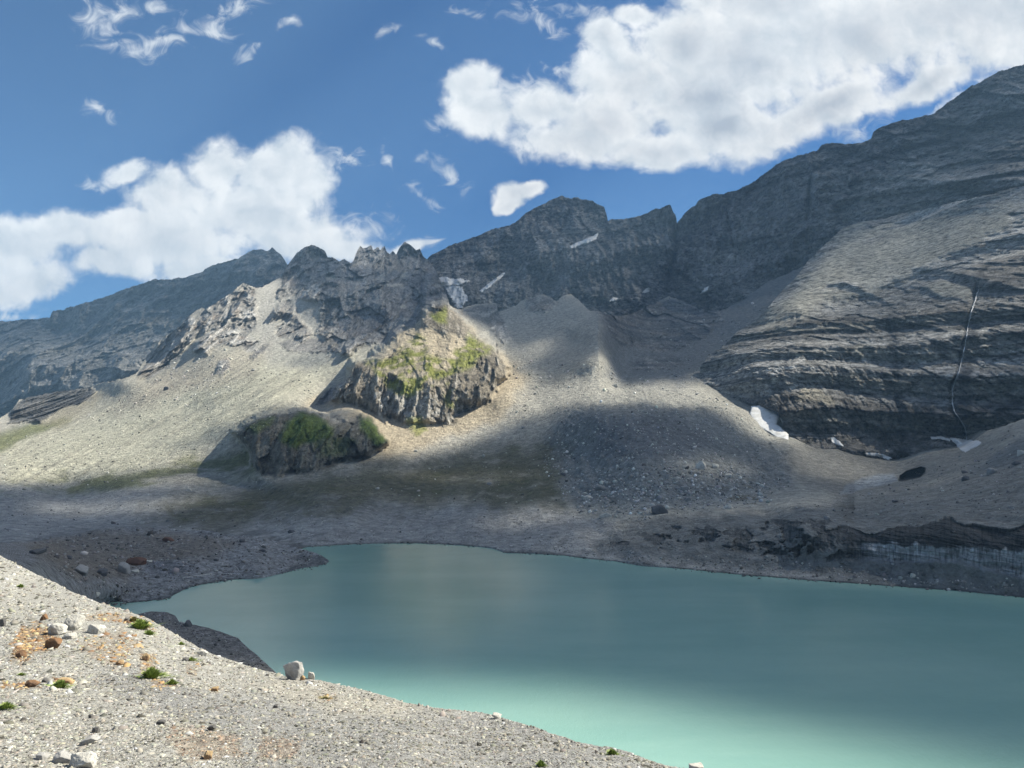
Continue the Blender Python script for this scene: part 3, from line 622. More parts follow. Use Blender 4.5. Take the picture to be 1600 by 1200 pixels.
    ice = iw*np.maximum(sstep(1290, 1345, X), sstep(.04, .12, n+.10*sstep(1060, 1150, X))*sstep(935, 960, X))
    str_ = fbm(np.stack([P[..., 0]/60, P[..., 1]/60, (P[..., 2]+.10*P[..., 0]+fbm(P/30, 2)*2.5)/1.9], -1), 4, .65)
    dD += ice*(str_*3.2-fbm(P/9, 4, .6)*4.5+4)
    hump = fbm(P/[34, 34, 50]+2, 4, .55)
    gfront = soft(X, Y, [(920, 810), (1600, 760), (1800, 740), (1800, 930), (1600, 925), (1200, 890), (920, 866)], 10)
    dz = dz+gfront*hump*5.0*sstep(4, 26, bot_mid(X)-Y)*(1-ice)
    # cave in the dead ice
    cave = soft(X, Y, [(1404, 751), (1406, 743), (1416, 737), (1430, 733), (1438, 730), (1445, 732), (1445, 738), (1437, 745), (1424, 749), (1410, 752)], 1.3, (wx[0]*.35, wx[1]*.2)); dD += cave*70
    cw = soft(X, Y, [(1312, 772), (1322, 758), (1345, 748), (1372, 742), (1396, 740), (1402, 750), (1390, 756), (1352, 762), (1328, 772)], 3, (wx[0]*.5, wx[1]*.3))
    dD += -cw*(fbm(P/8, 4, .6)*6+2)
    # dips in the debris cover
    return dD, dz, dict(kn=kn, kc=kc, lk=lk, ms=ms, oc=oc, sh=sh, r1=r1, r2=r2, fl=fl, scree=scree, ice=ice, str=str_, cave=cave, cw=cw, wx=wx, gf=gfront, cone=cone, gl=gl, hm=hm, ta=ta, ja=ja, tb=tb, jb=jb)
def mid_col(X, Y, D, P, e):
    wx = e['wx']; w2 = px_warp(X, Y, 22, 60, 4)
    n0 = fbm(P/90+1, 5, .6); n1 = fbm(P/12+6, 4, .65)
    c = np.zeros(P.shape)+[.39, .372, .325]
    # left scree a pale grey-green, brown streaks
    ls = soft(X, Y, [(0, 700), (200, 600), (400, 540), (600, 520), (560, 560), (470, 620), (370, 680), (200, 750), (0, 770)], 30)
    c = mixc(c, ls*.75, (.45, .44, .345))
    st = sstep(.05, .35, fbm(np.stack([(X*.7+Y*1.15)/12, (X*.6-Y*.3)/140, X*0+2], -1), 4, .6))
    c = mixc(c, ls*st*.6, (.30, .285, .235)); tr = cracks(np.stack([(X*.55+Y*1.2)/34, (X*.6-Y*.3)/170, X*0+4], -1), .05, 2); c = mixc(c, ls*tr*.6, (.24, .235, .185))
    for pl, a in (([(290, 560), (390, 540), (425, 520), (440, 545), (380, 590), (270, 620), (180, 640), (200, 620)], .55), ([(150, 600), (260, 560), (330, 600), (200, 640), (60, 680), (60, 650)], .35)):
        c = mixc(c, a*soft(X, Y, pl, 14, w2), (.33, .29, .235))
    c = mixc(c, .6*soft(X, Y, [(410, 445), (445, 430), (500, 460), (500, 530), (560, 545), (640, 520), (620, 535), (520, 570), (420, 575), (395, 540)], 10, w2), (.345, .335, .31))
    warm = soft(X, Y, [(560, 640), (500, 640), (480, 630), (600, 560), (620, 510), (690, 490), (745, 515), (800, 560), (830, 600), (820, 640), (700, 680), (600, 720), (590, 690), (540, 655), (520, 650)], 12, w2)
    c = mixc(c, warm*.85, (.44, .37, .265))
    c = mixc(c, .5*soft(X, Y, [(700, 482), (790, 480), (850, 460), (940, 490), (935, 560), (850, 600), (790, 560), (740, 510)], 12, w2), (.30, .295, .275))
    # the dark cone and the deposits beyond it
    c = mixc(c, e['cone']*.9, (.195, .205, .205)); 
    c = mixc(c, .75*soft(X, Y, [(925, 655), (960, 650), (1060, 650), (1110, 680), (1120, 700), (1000, 715), (935, 710)], 12, w2), (.155, .16, .17))
    c = mixc(c, .75*soft(X, Y, [(870, 570), (935, 570), (1130, 590), (1150, 620), (1240, 690), (1215, 700), (1110, 640), (960, 640), (840, 640), (800, 660), (800, 620)], 12, w2), (.33, .32, .285))
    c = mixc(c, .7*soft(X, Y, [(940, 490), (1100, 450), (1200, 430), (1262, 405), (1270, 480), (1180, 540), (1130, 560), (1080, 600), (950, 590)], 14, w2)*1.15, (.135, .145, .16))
    c = mixc(c, .8*soft(X, Y, [(1235, 690), (1300, 690), (1400, 720), (1500, 690), (1600, 665), (1500, 745), (1400, 765), (1320, 775), (1260, 770), (1215, 720)], 12, w2), (.25, .238, .21))
    # basin: grey outwash with olive turf bands
    bs = soft(X, Y, [(-200, 755), (250, 758), (420, 755), (640, 790), (760, 785), (960, 815), (1000, 880), (400, 870), (-200, 870)], 8, (wx[0]*.8, wx[1]*.5))
    c = mixc(c, bs*.9, (.33, .335, .335))
    turfn = fbm(np.stack([X/60, Y/13, X*0+3], -1), 6, .7)
    tz = soft(X, Y, [(250, 785), (330, 768), (420, 752), (600, 728), (700, 712), (860, 690), (880, 760), (870, 800), (760, 790), (640, 790), (480, 805), (330, 830), (230, 812)], 26, (w2[0]*2.2, w2[1]*1.3))
    c = mixc(c, tz*(.45+.55*sstep(-.5, .0, turfn))*.92, (.108, .103, .06)); c = mixc(c, tz*sstep(.05, .4, turfn)*.7, (.095, .10, .045))
    tz2 = soft(X, Y, [(-200, 775), (0, 750), (120, 742), (260, 728), (420, 690), (400, 742), (330, 755), (240, 765), (0, 775)], 12, w2)
    c = mixc(c, tz2*sstep(-.25, .25, n0+.3*turfn)*.85, (.125, .135, .055))
    c = mixc(c, .8*soft(X, Y, [(-200, 720), (0, 678), (60, 660), (110, 655), (70, 675), (0, 705), (-200, 760)], 7, wx), (.14, .155, .055))
    c = mixc(c, .45*soft(X, Y, [(60, 660), (150, 610), (170, 615), (90, 672)], 8, wx), (.22, .19, .12))
    c = mixc(c, .85*sstep(.1, .3, fbm(P/25+2, 4, .6))*soft(X, Y, [(1120, 745), (1180, 755), (1190, 785), (1120, 785)], 9, w2), (.15, .13, .09))
    c = mixc(c, .6*soft(X, Y, [(420, 848), (560, 812), (800, 800), (880, 815), (960, 840), (960, 875), (420, 860)], 8, wx), (.29, .288, .28))
    lo_ = soft(X, Y, LEFTC, 3, (wx[0]*.5, wx[1]*.5))
    # rock faces
    rk = np.maximum(np.maximum(e['ms'], e['oc']), e['sh'])
    rc = np.zeros(P.shape)+[.25, .24, .225]
    rc = mixc(rc, sstep(.35, .62, e['r2']), (.38, .37, .35)); rc = mixc(rc, sstep(.0, .35, n0)*.6, (.235, .19, .15))
    white = soft(X, Y, [(230, 600), (280, 500), (330, 470), (400, 440), (420, 480), (430, 540), (400, 560), (300, 560)], 16)
    rc = mixc(rc, white*sstep(.25, .55, e['r2'])*.7, (.46, .45, .43))
    dark = soft(X, Y, [(430, 400), (480, 375), (670, 370), (705, 470), (640, 520), (560, 540), (510, 500), (500, 440), (440, 440)], 14, w2)
    ck = cracks(P*[1/40, 1/160, 1/70], .12, 4)
    rc = mixc(rc, dark*.5, (.21, .215, .225)); rc = rc*(.62+.8*e['ta'][..., None])*(1-.4*e['ja'][..., None])
    c = mixc(c, rk, np.zeros(3)); c = c+rk[..., None]*rc
    c = c*(1-lo_[..., None]*.9)+lo_[..., None]*.9*np.array([.10, .10, .10])*(.4+1.5*e['tb'][..., None])  # left outcrop darkened: shade on its cliff faces painted into the rock colour
    # knolls
    rc = np.zeros(P.shape)+[.255, .225, .18]
    rc = mixc(rc, sstep(.42, .7, e['fl']), (.40, .37, .32))
    rc = mixc(rc, .8*soft(X, Y, [(580, 612), (620, 605), (700, 625), (760, 620), (760, 634), (700, 664), (640, 660), (590, 650)], 8, wx)*sstep(-.2, .2, n1), (.44, .43, .40))
    rc = rc*(.62+.8*e['tb'][..., None])*(1-.45*e['jb'][..., None])
    k = np.maximum(e['kc'], e['lk']); c = c*(1-k[..., None])+k[..., None]*rc
    c = mixc(c, e['lk']*.62, (.115, .118, .10))
    gn = fbm(P/[30, 30, 45]+7, 4, .6)
    gr = np.maximum.reduce([soft(X, Y, [(570, 565), (610, 560), (650, 525), (672, 530), (668, 555), (700, 560), (735, 520), (770, 545), (740, 570), (700, 590), (665, 598), (640, 622), (610, 610), (590, 585)], 6, wx)*sstep(-.2, .1, gn),
                            soft(X, Y, [(672, 492), (695, 480), (700, 505), (680, 506)], 4, wx), .9*soft(X, Y, [(665, 610), (700, 570), (740, 560), (700, 600)], 5, wx)*sstep(-.1, .2, gn),
                            .8*soft(X, Y, [(635, 655), (660, 648), (665, 675), (650, 680)], 4, wx), .8*soft(X, Y, [(688, 612), (712, 608), (715, 640), (695, 632)], 5, wx)*sstep(-.1, .2, gn)])
    c = mixc(c, gr*.95, (.20, .215, .05))
    gr2 = np.maximum.reduce([soft(X, Y, [(445, 660), (468, 645), (500, 652), (522, 668), (515, 685), (480, 695), (462, 700), (440, 690)], 6, wx), soft(X, Y, [(562, 655), (575, 652), (590, 672), (608, 688), (590, 698), (572, 685)], 5, wx),
                             .7*soft(X, Y, [(385, 668), (405, 657), (430, 652), (420, 668), (395, 680)], 5, wx), .55*soft(X, Y, [(440, 690), (520, 680), (560, 690), (540, 710), (470, 715)], 8, wx)*sstep(-.1, .2, gn)])
    c = mixc(c, gr2*.95, (.085, .125, .03))
    # glacier debris
    gz = soft(X, Y, [(930, 835), (1000, 812), (1100, 805), (1240, 795), (1330, 775), (1420, 765), (1500, 745), (1600, 680), (1900, 600), (1900, 980), (1200, 930), (930, 880)], 9, wx)
    c = mixc(c, gz*.92, (.155, .165, .168))
    sh = sstep(18, 4, bot_mid(X)-Y)*sstep(700, 800, X)
    c = mixc(c, e['sh']*.9*(.4+.6*sstep(-.2, .2, fbm(np.stack([P[..., 0]/120, P[..., 1]*0, P[..., 2]/12], -1), 3))), (.085, .092, .105))
    c = mixc(c, sh*.85*sstep(1450, 1250, X), (.34, .335, .32))
    wetz = sstep(.9, .25, P[..., 2])*sstep(60, 5, bot_mid(X)-Y); c = c*(1-.5*wetz[..., None])
    ic = e['ice']; lt = ic*sstep(1325, 1375, X)*sstep(-.15, .35, e['str']+1.1*sstep(836, 852, Y-.05*(X-1400)-4+10*fbm(np.stack([X/18, X*0, X*0+2], -1), 3))-.62)
    c = mixc(c, ic*(.6+.38*sstep(1290, 1340, X)), (.05, .053, .058)); c = mixc(c, lt*.9, (.50, .53, .56)); c = c*(1-.5*(ic*sstep(-.1, .35, fbm(np.stack([X/4, Y/40, X*0+18], -1), 3, .65)))[..., None])
    drk = fbm(np.stack([X/5, Y/30, X*0+8], -1), 3, .6); c = mixc(c, ic*sstep(.1, .35, drk)*.6, (.06, .062, .07))
    c = mixc(c, e['cw'], (.42, .44, .45)); c = mixc(c, e['cw']*sstep(.0, .3, n1+.1)*.7, (.12, .125, .13))
    c = mixc(c, e['cave'], (.02, .02, .024))  # cave mouth painted near-black for the shade inside
    amp = .16+.24*np.maximum(rk, k)+.05*gz
    n3 = fbm(P*[1/5, 1/9, 1/5]+4, 4, .72)
    return c*(1+(n1*amp*1.9+n0*.22+n3*(.16+.45*np.maximum(rk, k)))[..., None])
mid = build_layer("valley_and_massif", -300, 1850, 1.25, top_mid, bot_mid, 460, d_mid, mid_shape, mid_col, M_mid, jag=1.8, jaglam=8, wet=True, squash=.15, back=(20, 70, 250, 600), backslope=.75, skirt=(4,), coarse=5)

# ---------- spit between the moraine foot and the lake
top_spit = line([(-300, 835), (-60, 842), (0, 848), (60, 845), (150, 827), (200, 824), (270, 826), (330, 830), (400, 840), (440, 848), (470, 857), (490, 863), (503, 868), (512, 874), (514, 877)])
bot_spit = line([(-300, 1010), (0, 985), (120, 968), (160, 946), (200, 941), (228, 938), (262, 934), (285, 922), (300, 915), (340, 908), (372, 904), (410, 899), (450, 893), (480, 888), (503, 882), (512, 878.5), (514, 877.5)])
cs = [(-200, 860, 200), (0, 850, 300), (0, 870, 190), (60, 872, 230), (60, 850, 430), (100, 900, 250), (0, 960, 110), (130, 940, 260), (100, 860, 440), (150, 828, 570), (200, 880, 430), (300, 832, 560), (300, 870, 445), (400, 842, 535), (200, 905, 372), (400, 880, 430), (-200, 960, 90), (160, 880, 390), (160, 915, 330)]
for x in (165, 200, 262, 300, 372, 450, 503, 512): cs.append((x, float(bot_spit(x)), float(D_at(x, bot_spit(x), .25))))
for x in (440, 470, 503, 512): cs.append((x, float(top_spit(x)), float(D_at(x, top_spit(x), .25 if x > 480 else 1.5))))
def spit_shape(X, Y, D, P):
    n = fbm(np.stack([P[..., 0]/26, P[..., 1]/40, P[..., 2]*0], -1), 5, .55)
    e = sstep(0, 14, bot_spit(X)-Y)*sstep(505, 470, X)
    m = np.exp(-((X-270)/42)**2-((Y-888)/9)**2)*3.0
    fl = sstep(170, 120, X)
    return 0*D, (n*3.0*(1-.6*fl)+m)*e+fbm(P/5, 3)*.25*e, n
def spit_col(X, Y, D, P, n):
    wx = px_warp(X, Y, 12, 30)
    c = np.zeros(P.shape)+[.215, .22, .225]
    br = soft(X, Y, [(40, 850), (150, 828), (290, 832), (380, 845), (330, 870), (230, 880), (200, 905), (120, 905), (60, 880)], 10, wx)
    c = mixc(c, br*.75, (.165, .145, .12))
    c = mixc(c, .7*soft(X, Y, [(225, 885), (265, 880), (320, 892), (290, 900), (230, 900)], 6, wx), (.15, .155, .17))
    path = np.exp(-((X-np.interp(Y, [838, 850, 862, 875, 895], [335, 345, 352, 350, 338]))/1.3)**2)*sstep(838, 845, Y)*(1-sstep(880, 890, Y))
    c = mixc(c, path*.7, (.30, .295, .29))
    fl = soft(X, Y, [(-300, 840), (10, 848), (60, 868), (110, 900), (170, 940), (160, 960), (-300, 1010)], 8, wx)
    c = mixc(c, fl*.8, (.21, .212, .215))
    a = fbm(P/3.5, 4, .65); c = c*(1-.45*(sstep(.8, .25, P[..., 2]))[..., None])
    return c*(1+.7*a[..., None])
spit = build_layer("gravel_spit", -300, 514, 1.2, top_spit, bot_spit, 130, make_rbf(cs, c=8), spit_shape, spit_col, M_shore, wet=True, skirt=(5,), back=(2, 6), backslope=.8)

# ---------- near beach under the moraine
top_beach = line([(205, 962), (228, 957), (236, 955), (262, 957), (274, 962), (280, 971), (300, 976), (325, 981), (350, 989), (372, 997), (385, 1010), (400, 1022), (415, 1036), (426, 1046), (436, 1056)])
bot_beach = line([(205, 1000), (260, 1020), (340, 1060), (400, 1085), (436, 1090)])
cb = [(x, float(top_beach(x)), float(D_at(x, top_beach(x), .15))) for x in (205, 228, 262, 280, 325, 350, 372, 400, 426, 436)]
cb += [(230, 990, float(D_at(230, 990, 4))), (300, 1020, float(D_at(300, 1020, 4))), (400, 1075, float(D_at(400, 1075, 2.5))), (250, 966, float(D_at(250, 966, 1.2))), (320, 1000, float(D_at(320, 1000, 1.5)))]
beach = build_layer("near_beach", 205, 436, 1.0, top_beach, bot_beach, 90, make_rbf(cb, c=8),
                    lambda X, Y, D, P: (0*D, fbm(P/6, 4, .6)*.5*sstep(0, 12, Y-top_beach(X)), 0),
                    lambda X, Y, D, P, e: (np.zeros(P.shape)+[.20, .19, .18])*(1+.6*fbm(P/2.0, 4, .65)[..., None]), M_shore, back=(1.2, 4, 9), backslope=.6, skirt=(3,), jag=1.0, jaglam=8)

# ---------- foreground moraine shoulder
top_fore = line([(-400, 700), (-200, 780), (-60, 842), (0, 868), (30, 884), (60, 899), (90, 912), (110, 924), (140, 936), (165, 945), (200, 955), (235, 968), (262, 984), (290, 1000), (318, 1016), (330, 1021), (360, 1031),
                 (400, 1045), (430, 1052), (450, 1057), (480, 1060), (505, 1064), (530, 1070), (560, 1076), (600, 1087), (640, 1099), (680, 1106), (720, 1110), (750, 1113), (775, 1118), (800, 1126), (840, 1138), (870, 1148),
                 (900, 1158), (930, 1165), (960, 1168), (985, 1176), (1010, 1186), (1040, 1196), (1070, 1202), (1110, 1212), (1300, 1290), (1700, 1420)])
bot_fore = line([(-400, 1650), (1700, 1650)])
d_fore = make_rbf([(-200, 790, 60), (0, 869, 36), (-200, 900, 26), (0, 900, 26), (60, 900, 29), (110, 925, 23), (165, 945, 19.5), (235, 968, 17), (290, 1000, 14.5), (330, 1021, 13), (400, 1045, 11.8), (450, 1057, 11.0), (530, 1070, 10.0), (640, 1099, 8.8), (720, 1110, 8.3),
                   (800, 1126, 7.6), (900, 1158, 6.7), (1010, 1186, 6.0), (1110, 1212, 5.5), (0, 960, 16), (100, 965, 15.2), (200, 1000, 12.6), (0, 1020, 11.2), (150, 1060, 9.4), (300, 1060, 9.6), (350, 1085, 8.6), (450, 1085, 9.0), (0, 1100, 7.4), (200, 1100, 7.6), (400, 1120, 7.0), (550, 1125, 7.2), (650, 1130, 7.1),
                   (0, 1200, 5.0), (300, 1200, 5.0), (600, 1200, 5.1), (900, 1205, 5.4), (300, 1400, 3.3), (900, 1400, 3.5), (300, 1650, 2.4), (900, 1650, 2.5), (1400, 1500, 3.2), (1300, 1290, 4.6), (1700, 1420, 4.0), (-400, 1200, 5.2), (-300, 1500, 2.9)], c=10, lo=-350, hi=1650)
RUST = [([(30, 985), (60, 972), (85, 985), (90, 1010), (70, 1020), (25, 1030), (15, 1010)], 1.0), ([(20, 1010), (45, 1008), (45, 1035), (18, 1038)], .9), ([(130, 955), (175, 958), (205, 972), (190, 975), (135, 966)], .7), ([(195, 960), (235, 972), (240, 990), (220, 985)], .6),
        ([(120, 1000), (190, 985), (220, 1000), (200, 1030), (180, 1045), (130, 1020)], .45), ([(215, 1020), (240, 1022), (245, 1060), (275, 1072), (250, 1078), (222, 1050)], .7), ([(85, 1055), (115, 1056), (108, 1068), (88, 1064)], 1.0), ([(0, 1066), (60, 1066), (62, 1075), (20, 1078), (0, 1073)], .8),
        ([(295, 1040), (308, 1042), (306, 1056), (294, 1050)], .6), ([(326, 1070), (345, 1074), (338, 1084), (328, 1080)], .7), ([(270, 1130), (370, 1150), (380, 1185), (300, 1190), (260, 1170)], .5), ([(410, 1150), (470, 1165), (460, 1190), (400, 1195)], .5), ([(495, 1085), (520, 1088), (512, 1095), (498, 1093)], .5),
        ([(170, 1020), (195, 1025), (200, 1045), (180, 1048)], .5)]
def rust_mask(X, Y):
    w = px_warp(X, Y, 12, 12, 2); m = 0*X
    for p, a in RUST: m = np.maximum(m, a*soft(X, Y, p, 5, w))
    return m
def fore_shape(X, Y, D, P):
    n = fbm(P/[2.2, 2.2, 2.2], 4, .5); e = sstep(0, 20, Y-top_fore(X))
    return 0*D, n*.10*e+fbm(P/.25, 3, .6)*.012, n
def fore_col(X, Y, D, P, n):
    w = px_warp(X, Y, 26, 60, 3)
    c = np.zeros(P.shape)+[.34, .33, .30]
    c = mixc(c, .8*soft(X, Y, [(120, 1050), (200, 1040), (330, 1085), (420, 1095), (520, 1120), (700, 1112), (900, 1150), (1100, 1200), (1200, 1400), (500, 1400), (350, 1150), (200, 1085)], 14, w), (.26, .257, .25))
    c = mixc(c, .6*soft(X, Y, [(380, 1070), (480, 1065), (640, 1100), (700, 1110), (560, 1118), (450, 1100)], 12, w), (.37, .34, .285))
    c = mixc(c, rust_mask(X, Y)*.75, (.27, .18, .10))
    a = fbm(P/.35, 4, .65)
    return c*(1+.3*a[..., None])
fore = build_layer("moraine_slope", -400, 1700, 1.6, top_fore, bot_fore, 380, d_fore, fore_shape, fore_col, M_fore, jag=1.2, jaglam=7, back=(.3, 1.2, 4, 12, 30, 60, 95, 110), backslope=.78, skirt=(.5,))

# ------------------------------------------------------------------ lake
def water_mat():
    m = bpy.data.materials.new("glacial_milk_water"); m.use_nodes = True; nt = m.node_tree; g = G(nt)
    b = nt.nodes['Principled BSDF']; b.inputs['IOR'].default_value = 1.33; b.inputs['Roughness'].default_value = .10
    tc = nt.nodes.new('ShaderNodeTexCoord'); v = tc.outputs['Object']
    n0, _ = g.noise(g.vec('MULTIPLY', v, (.35, 1, 1)), 1/45, 6, .6)
    col = g.mix(g.map(n0, .3, .7), (.185, .345, .30), (.235, .395, .34))
    g.lk(col, b.inputs['Base Color'])
    n1, _ = g.noise(g.vec('MULTIPLY', v, (1, .6, 1)), 1/1.1, 5, .65)
    n2, _ = g.noise(g.vec('MULTIPLY', v, (1, .4, 1)), 1/11, 4, .6)
    bp = nt.nodes.new('ShaderNodeBump'); bp.inputs['Strength'].default_value = 1; bp.inputs['Distance'].default_value = .075
    g.lk(g.math('ADD', n1, g.math('MULTIPLY', n2, 2.0)), bp.inputs['Height']); g.lk(bp.outputs[0], b.inputs['Normal'])
    return m
gx, gy = np.meshgrid(np.linspace(-700, 900, 60), np.linspace(8, 640, 50))
lake = grid_mesh("lake", np.stack([gx, gy, gx*0], -1), None, water_mat()); tag(lake, kind="structure")
# ------------------------------------------------------------------ loose objects
def plain_mat(name, col, rough=.9, fine=.05, contrast=.35, bump=.6, col2=None, sss=False):
    m = bpy.data.materials.new(name); m.use_nodes = True; nt = m.node_tree; g = G(nt); b = nt.nodes['Principled BSDF']
    b.inputs['Roughness'].default_value = rough; b.inputs['Specular IOR Level'].default_value = .2
    tc = nt.nodes.new('ShaderNodeTexCoord'); v = tc.outputs['Object']
    n1, _ = g.noise(v, 1/(fine*4), 6, .65); n2, _ = g.noise(v, 1/(fine*9), 3, .5)
    c = g.mix(g.map(n2, .38, .62), col, col2 or tuple(x*.7 for x in col))
    c = g.vec('SCALE', c, None, g.map(n1, .25, .75, 1-contrast, 1+contrast, 'LINEAR')); g.lk(c, b.inputs['Base Color'])
    bp = nt.nodes.new('ShaderNodeBump'); bp.inputs['Strength'].default_value = 1; bp.inputs['Distance'].default_value = fine*bump
    g.lk(n1, bp.inputs['Height']); g.lk(bp.outputs[0], b.inputs['Normal']); return m
def ico(sub):
    import bmesh
    bm = bmesh.new(); bmesh.ops.create_icosphere(bm, subdivisions=sub, radius=1.0)
    V = np.array([v.co[:] for v in bm.verts]); Fc = np.array([[v.index for v in f.verts] for f in bm.faces]); bm.free()
    return V/np.linalg.norm(V, axis=1)[:, None], Fc
ICO = {k: ico(k) for k in (1, 2, 4, 5)}
def rock_verts(sub, seed, planes=11, sharp=1.0, rough=.05):
    r = np.random.default_rng(seed); V, Fc = ICO[sub]
    n = r.normal(size=(planes, 3)); n /= np.linalg.norm(n, axis=1)[:, None]; n = np.concatenate([n, [[0, 0, 1], [0, 0, -1], [1, 0, 0], [-1, 0, 0], [0, 1, 0], [0, -1, 0]]]); n += r.normal(size=n.shape)*.15
    n /= np.linalg.norm(n, axis=1)[:, None]
    h = r.uniform(.62, 1.0, len(n)); d = V@n.T; rr = np.where(d > .05, h[None]/np.maximum(d, .05), 9)
    rad = rr.min(1); rad = np.minimum(rad, 1.25)
    rad = rad*(1+rough*fbm(V*2.3+seed, 4, .6)+rough*.5*fbm(V*7+seed, 3, .6))
    Q = V*rad[:, None]
    return Q/np.abs(Q).max(0), Fc
ROCKM = dict(pale=plain_mat("pale_limestone", (.52, .50, .45), fine=.03, col2=(.36, .345, .31), contrast=.5, bump=1.2), grey=plain_mat("grey_limestone", (.38, .37, .35), fine=.02),
             dark=plain_mat("dark_shale", (.13, .125, .12), fine=.02), rust=plain_mat("rusty_stone", (.22, .125, .065), fine=.02, col2=(.13, .08, .05)),
             ochre=plain_mat("ochre_stone", (.42, .31, .17), fine=.015, col2=(.22, .14, .08)),
             bpale=plain_mat("pale_block", (.50, .485, .43), fine=.8, col2=(.36, .35, .32)), bgrey=plain_mat("grey_block", (.27, .27, .265), fine=.8), bdark=plain_mat("dark_block", (.11, .112, .12), fine=.8),
             brust=plain_mat("red_brown_block", (.13, .07, .05), fine=.8, col2=(.08, .05, .04)))
def rock(name, layer, x, yb, w, h, mat, label, cat, seed, rot=None, tilt=0, depth=.8, sink=.4, group=None, sub=4, lay2=None):
    """x, yb: where its foot stands in the photo; w, h: seen size in photo pixels"""
    base = surf(layer, x, yb); d = float(np.linalg.norm(base-np.array([0, 0, CAM_Z]))); k_ = .76 if layer == 'moraine_slope' else .95; W = w*d/F_PX*k_; H = h*d/F_PX*k_
    Q, Fc = rock_verts(sub, seed, planes=9+seed % 5, rough=.13)
    Q = Q*np.array([W/2, W/2*depth, H*.5*(1+sink)])
    if tilt:
        a = R(tilt); c, s = math.cos(a), math.sin(a); Q = np.stack([Q[:, 0]*c-Q[:, 2]*s, Q[:, 1], Q[:, 0]*s+Q[:, 2]*c], 1)
    o = poly_mesh(name, Q, Fc, ROCKM[mat]); hd = base[:2]/max(np.linalg.norm(base[:2]), .1)
    o.location = (base[0]+hd[0]*W*.5*depth, base[1]+hd[1]*W*.5*depth, base[2]+H*.5-H*sink*.5)
    # stand on the ground even where the slope falls away behind
    if rot is not None: o.rotation_euler.z = R(rot)
    tag(o, label, cat, group); return o
FS, VM, SP_ = "moraine_slope", "valley_and_massif", "gravel_spit"
fore_rocks = [
 ("boulder", 459, 1063, 36, 31, 'grey', "angular grey boulder with a black shaded face, perched on the slope edge above the lake", 11, 0, 15),
 ("stone", 486, 1060, 15, 14, 'pale', "small white stone just right of the perched grey boulder at the slope edge", 12, 0, -8),
 ("stone", 473, 1063, 11, 8, 'ochre', "little tan stone wedged between the perched boulder and its white neighbour", 13, 0, 0),
 ("boulder", 113, 985, 36, 28, 'pale', "whitest and tallest boulder among the pale rocks on the left slope", 14, 20, 4),
 ("boulder", 90, 990, 38, 18, 'pale', "low whitish boulder leaning against the left side of the tallest white boulder", 15, 40, -6),
 ("slab", 152, 990, 32, 14, 'pale', "pale slab with a black underside to the right of the tallest white boulder", 16, 0, -12),
 ("boulder", 83, 1016, 27, 21, 'rust', "chunky rust brown block below the white boulders", 17, 10, -6),
 ("stone", 110, 998, 24, 8, 'pale', "flat white stone lying below the tallest white boulder", 18, 0, 4),
 ("stone", 776, 1123, 19, 8, 'pale', "flat tilted stone sticking out of the slope crest against bright water", 19, 0, -14),
 ("boulder", 1088, 1204, 28, 11, 'pale', "white and rust stone where the slope crest leaves the bottom of the picture", 20, 0, -4),
 ("slab", 50, 1075, 26, 8, 'rust', "flat rust brown slab left of the long ochre stone", 21, 0, -5),
 ("stone", 71, 1064, 15, 6, 'dark', "dark pointed sliver touching the ochre stone on its left", 22, 0, -14),
 ("stone", 102, 1067, 26, 9, 'ochre', "bright ochre yellow stone above a grass tuft", 23, 0, -10),
 ("stone", 228, 1035, 14, 12, 'ochre', "upright ochre stone with dark cracks above the biggest grass tuft", 24, 0, 10),
 ("stone", 4, 980, 10, 14, 'dark', "black upright stone cut by the left picture edge", 25, 0, 8),
 ("stone", 142, 1120, 8, 6, 'dark', "lone small black stone on the light gravel", 26, 0, 0),
 ("slab", 138, 1170, 34, 8, 'grey', "long thin grey sliver with a black lower end in the gravel", 27, 0, 18),
 ("slab", 128, 1204, 44, 24, 'pale', "large pale half-buried slab at the bottom of the gravel", 28, 0, 5),
 ("slab", 98, 1198, 34, 16, 'grey', "flat grey half-buried slab left of the large pale slab", 29, 0, -3),
 ("stone", 65, 1193, 18, 9, 'grey', "rounded grey stone left of both half-buried slabs", 30, 0, 0),
 ("stone", 317, 1024, 18, 9, 'pale', "white stone set on the slope crest above the dark beach", 31, 0, -10),
 ("stone", 290, 1035, 13, 5, 'dark', "thin dark stone beside the small grass tuft near the crest", 32, 0, -4),
 ("stone", 336, 1082, 14, 9, 'ochre', "ochre stone standing alone in white gravel under the crest", 33, 0, 4),
 ("stone", 187, 1039, 15, 8, 'ochre', "tan and ochre stone in the middle of the rusty gravel streaks", 34, 0, 20),
 ("stone", 68, 971, 13, 9, 'rust', "dark brown stone on the left of the white boulders, upslope", 35, 0, 6),
 ("stone", 197, 972, 9, 6, 'dark', "small dark stone on rusty ground left of the crest tuft", 36, 0, 0),
 ("stone", 33, 1030, 20, 10, 'rust', "low rusty stone with an ochre top near the left edge", 37, 0, 6),
 ("stone", 431, 1107, 10, 5, 'dark', "small dark flat stone below the tan gravel patch", 38, 0, -4),
 ("stone", 252, 1132, 16, 7, 'dark', "dark brown flat stone at the top of the lower brown rubble", 39, 0, -6),
 ("stone", 330, 1143, 16, 8, 'dark', "pointed dark stone on the right rim of the lower brown rubble", 40, 0, 26),
 ("stone", 325, 1188, 16, 12, 'ochre', "brownish yellow stone inside the lower brown rubble", 41, 0, 0),
 ("stone", 150, 1146, 12, 9, 'dark', "grey brown stone beside a black one in plain light gravel", 42, 0, 10),
]
for nm, x, y, w, h, m, lab, sd, rot, tl in fore_rocks:
    rock(nm, FS, x, y, w, h, m, lab, "stone" if nm == "stone" else ("slab" if nm == "slab" else "boulder"), sd, tilt=tl, sub=5)
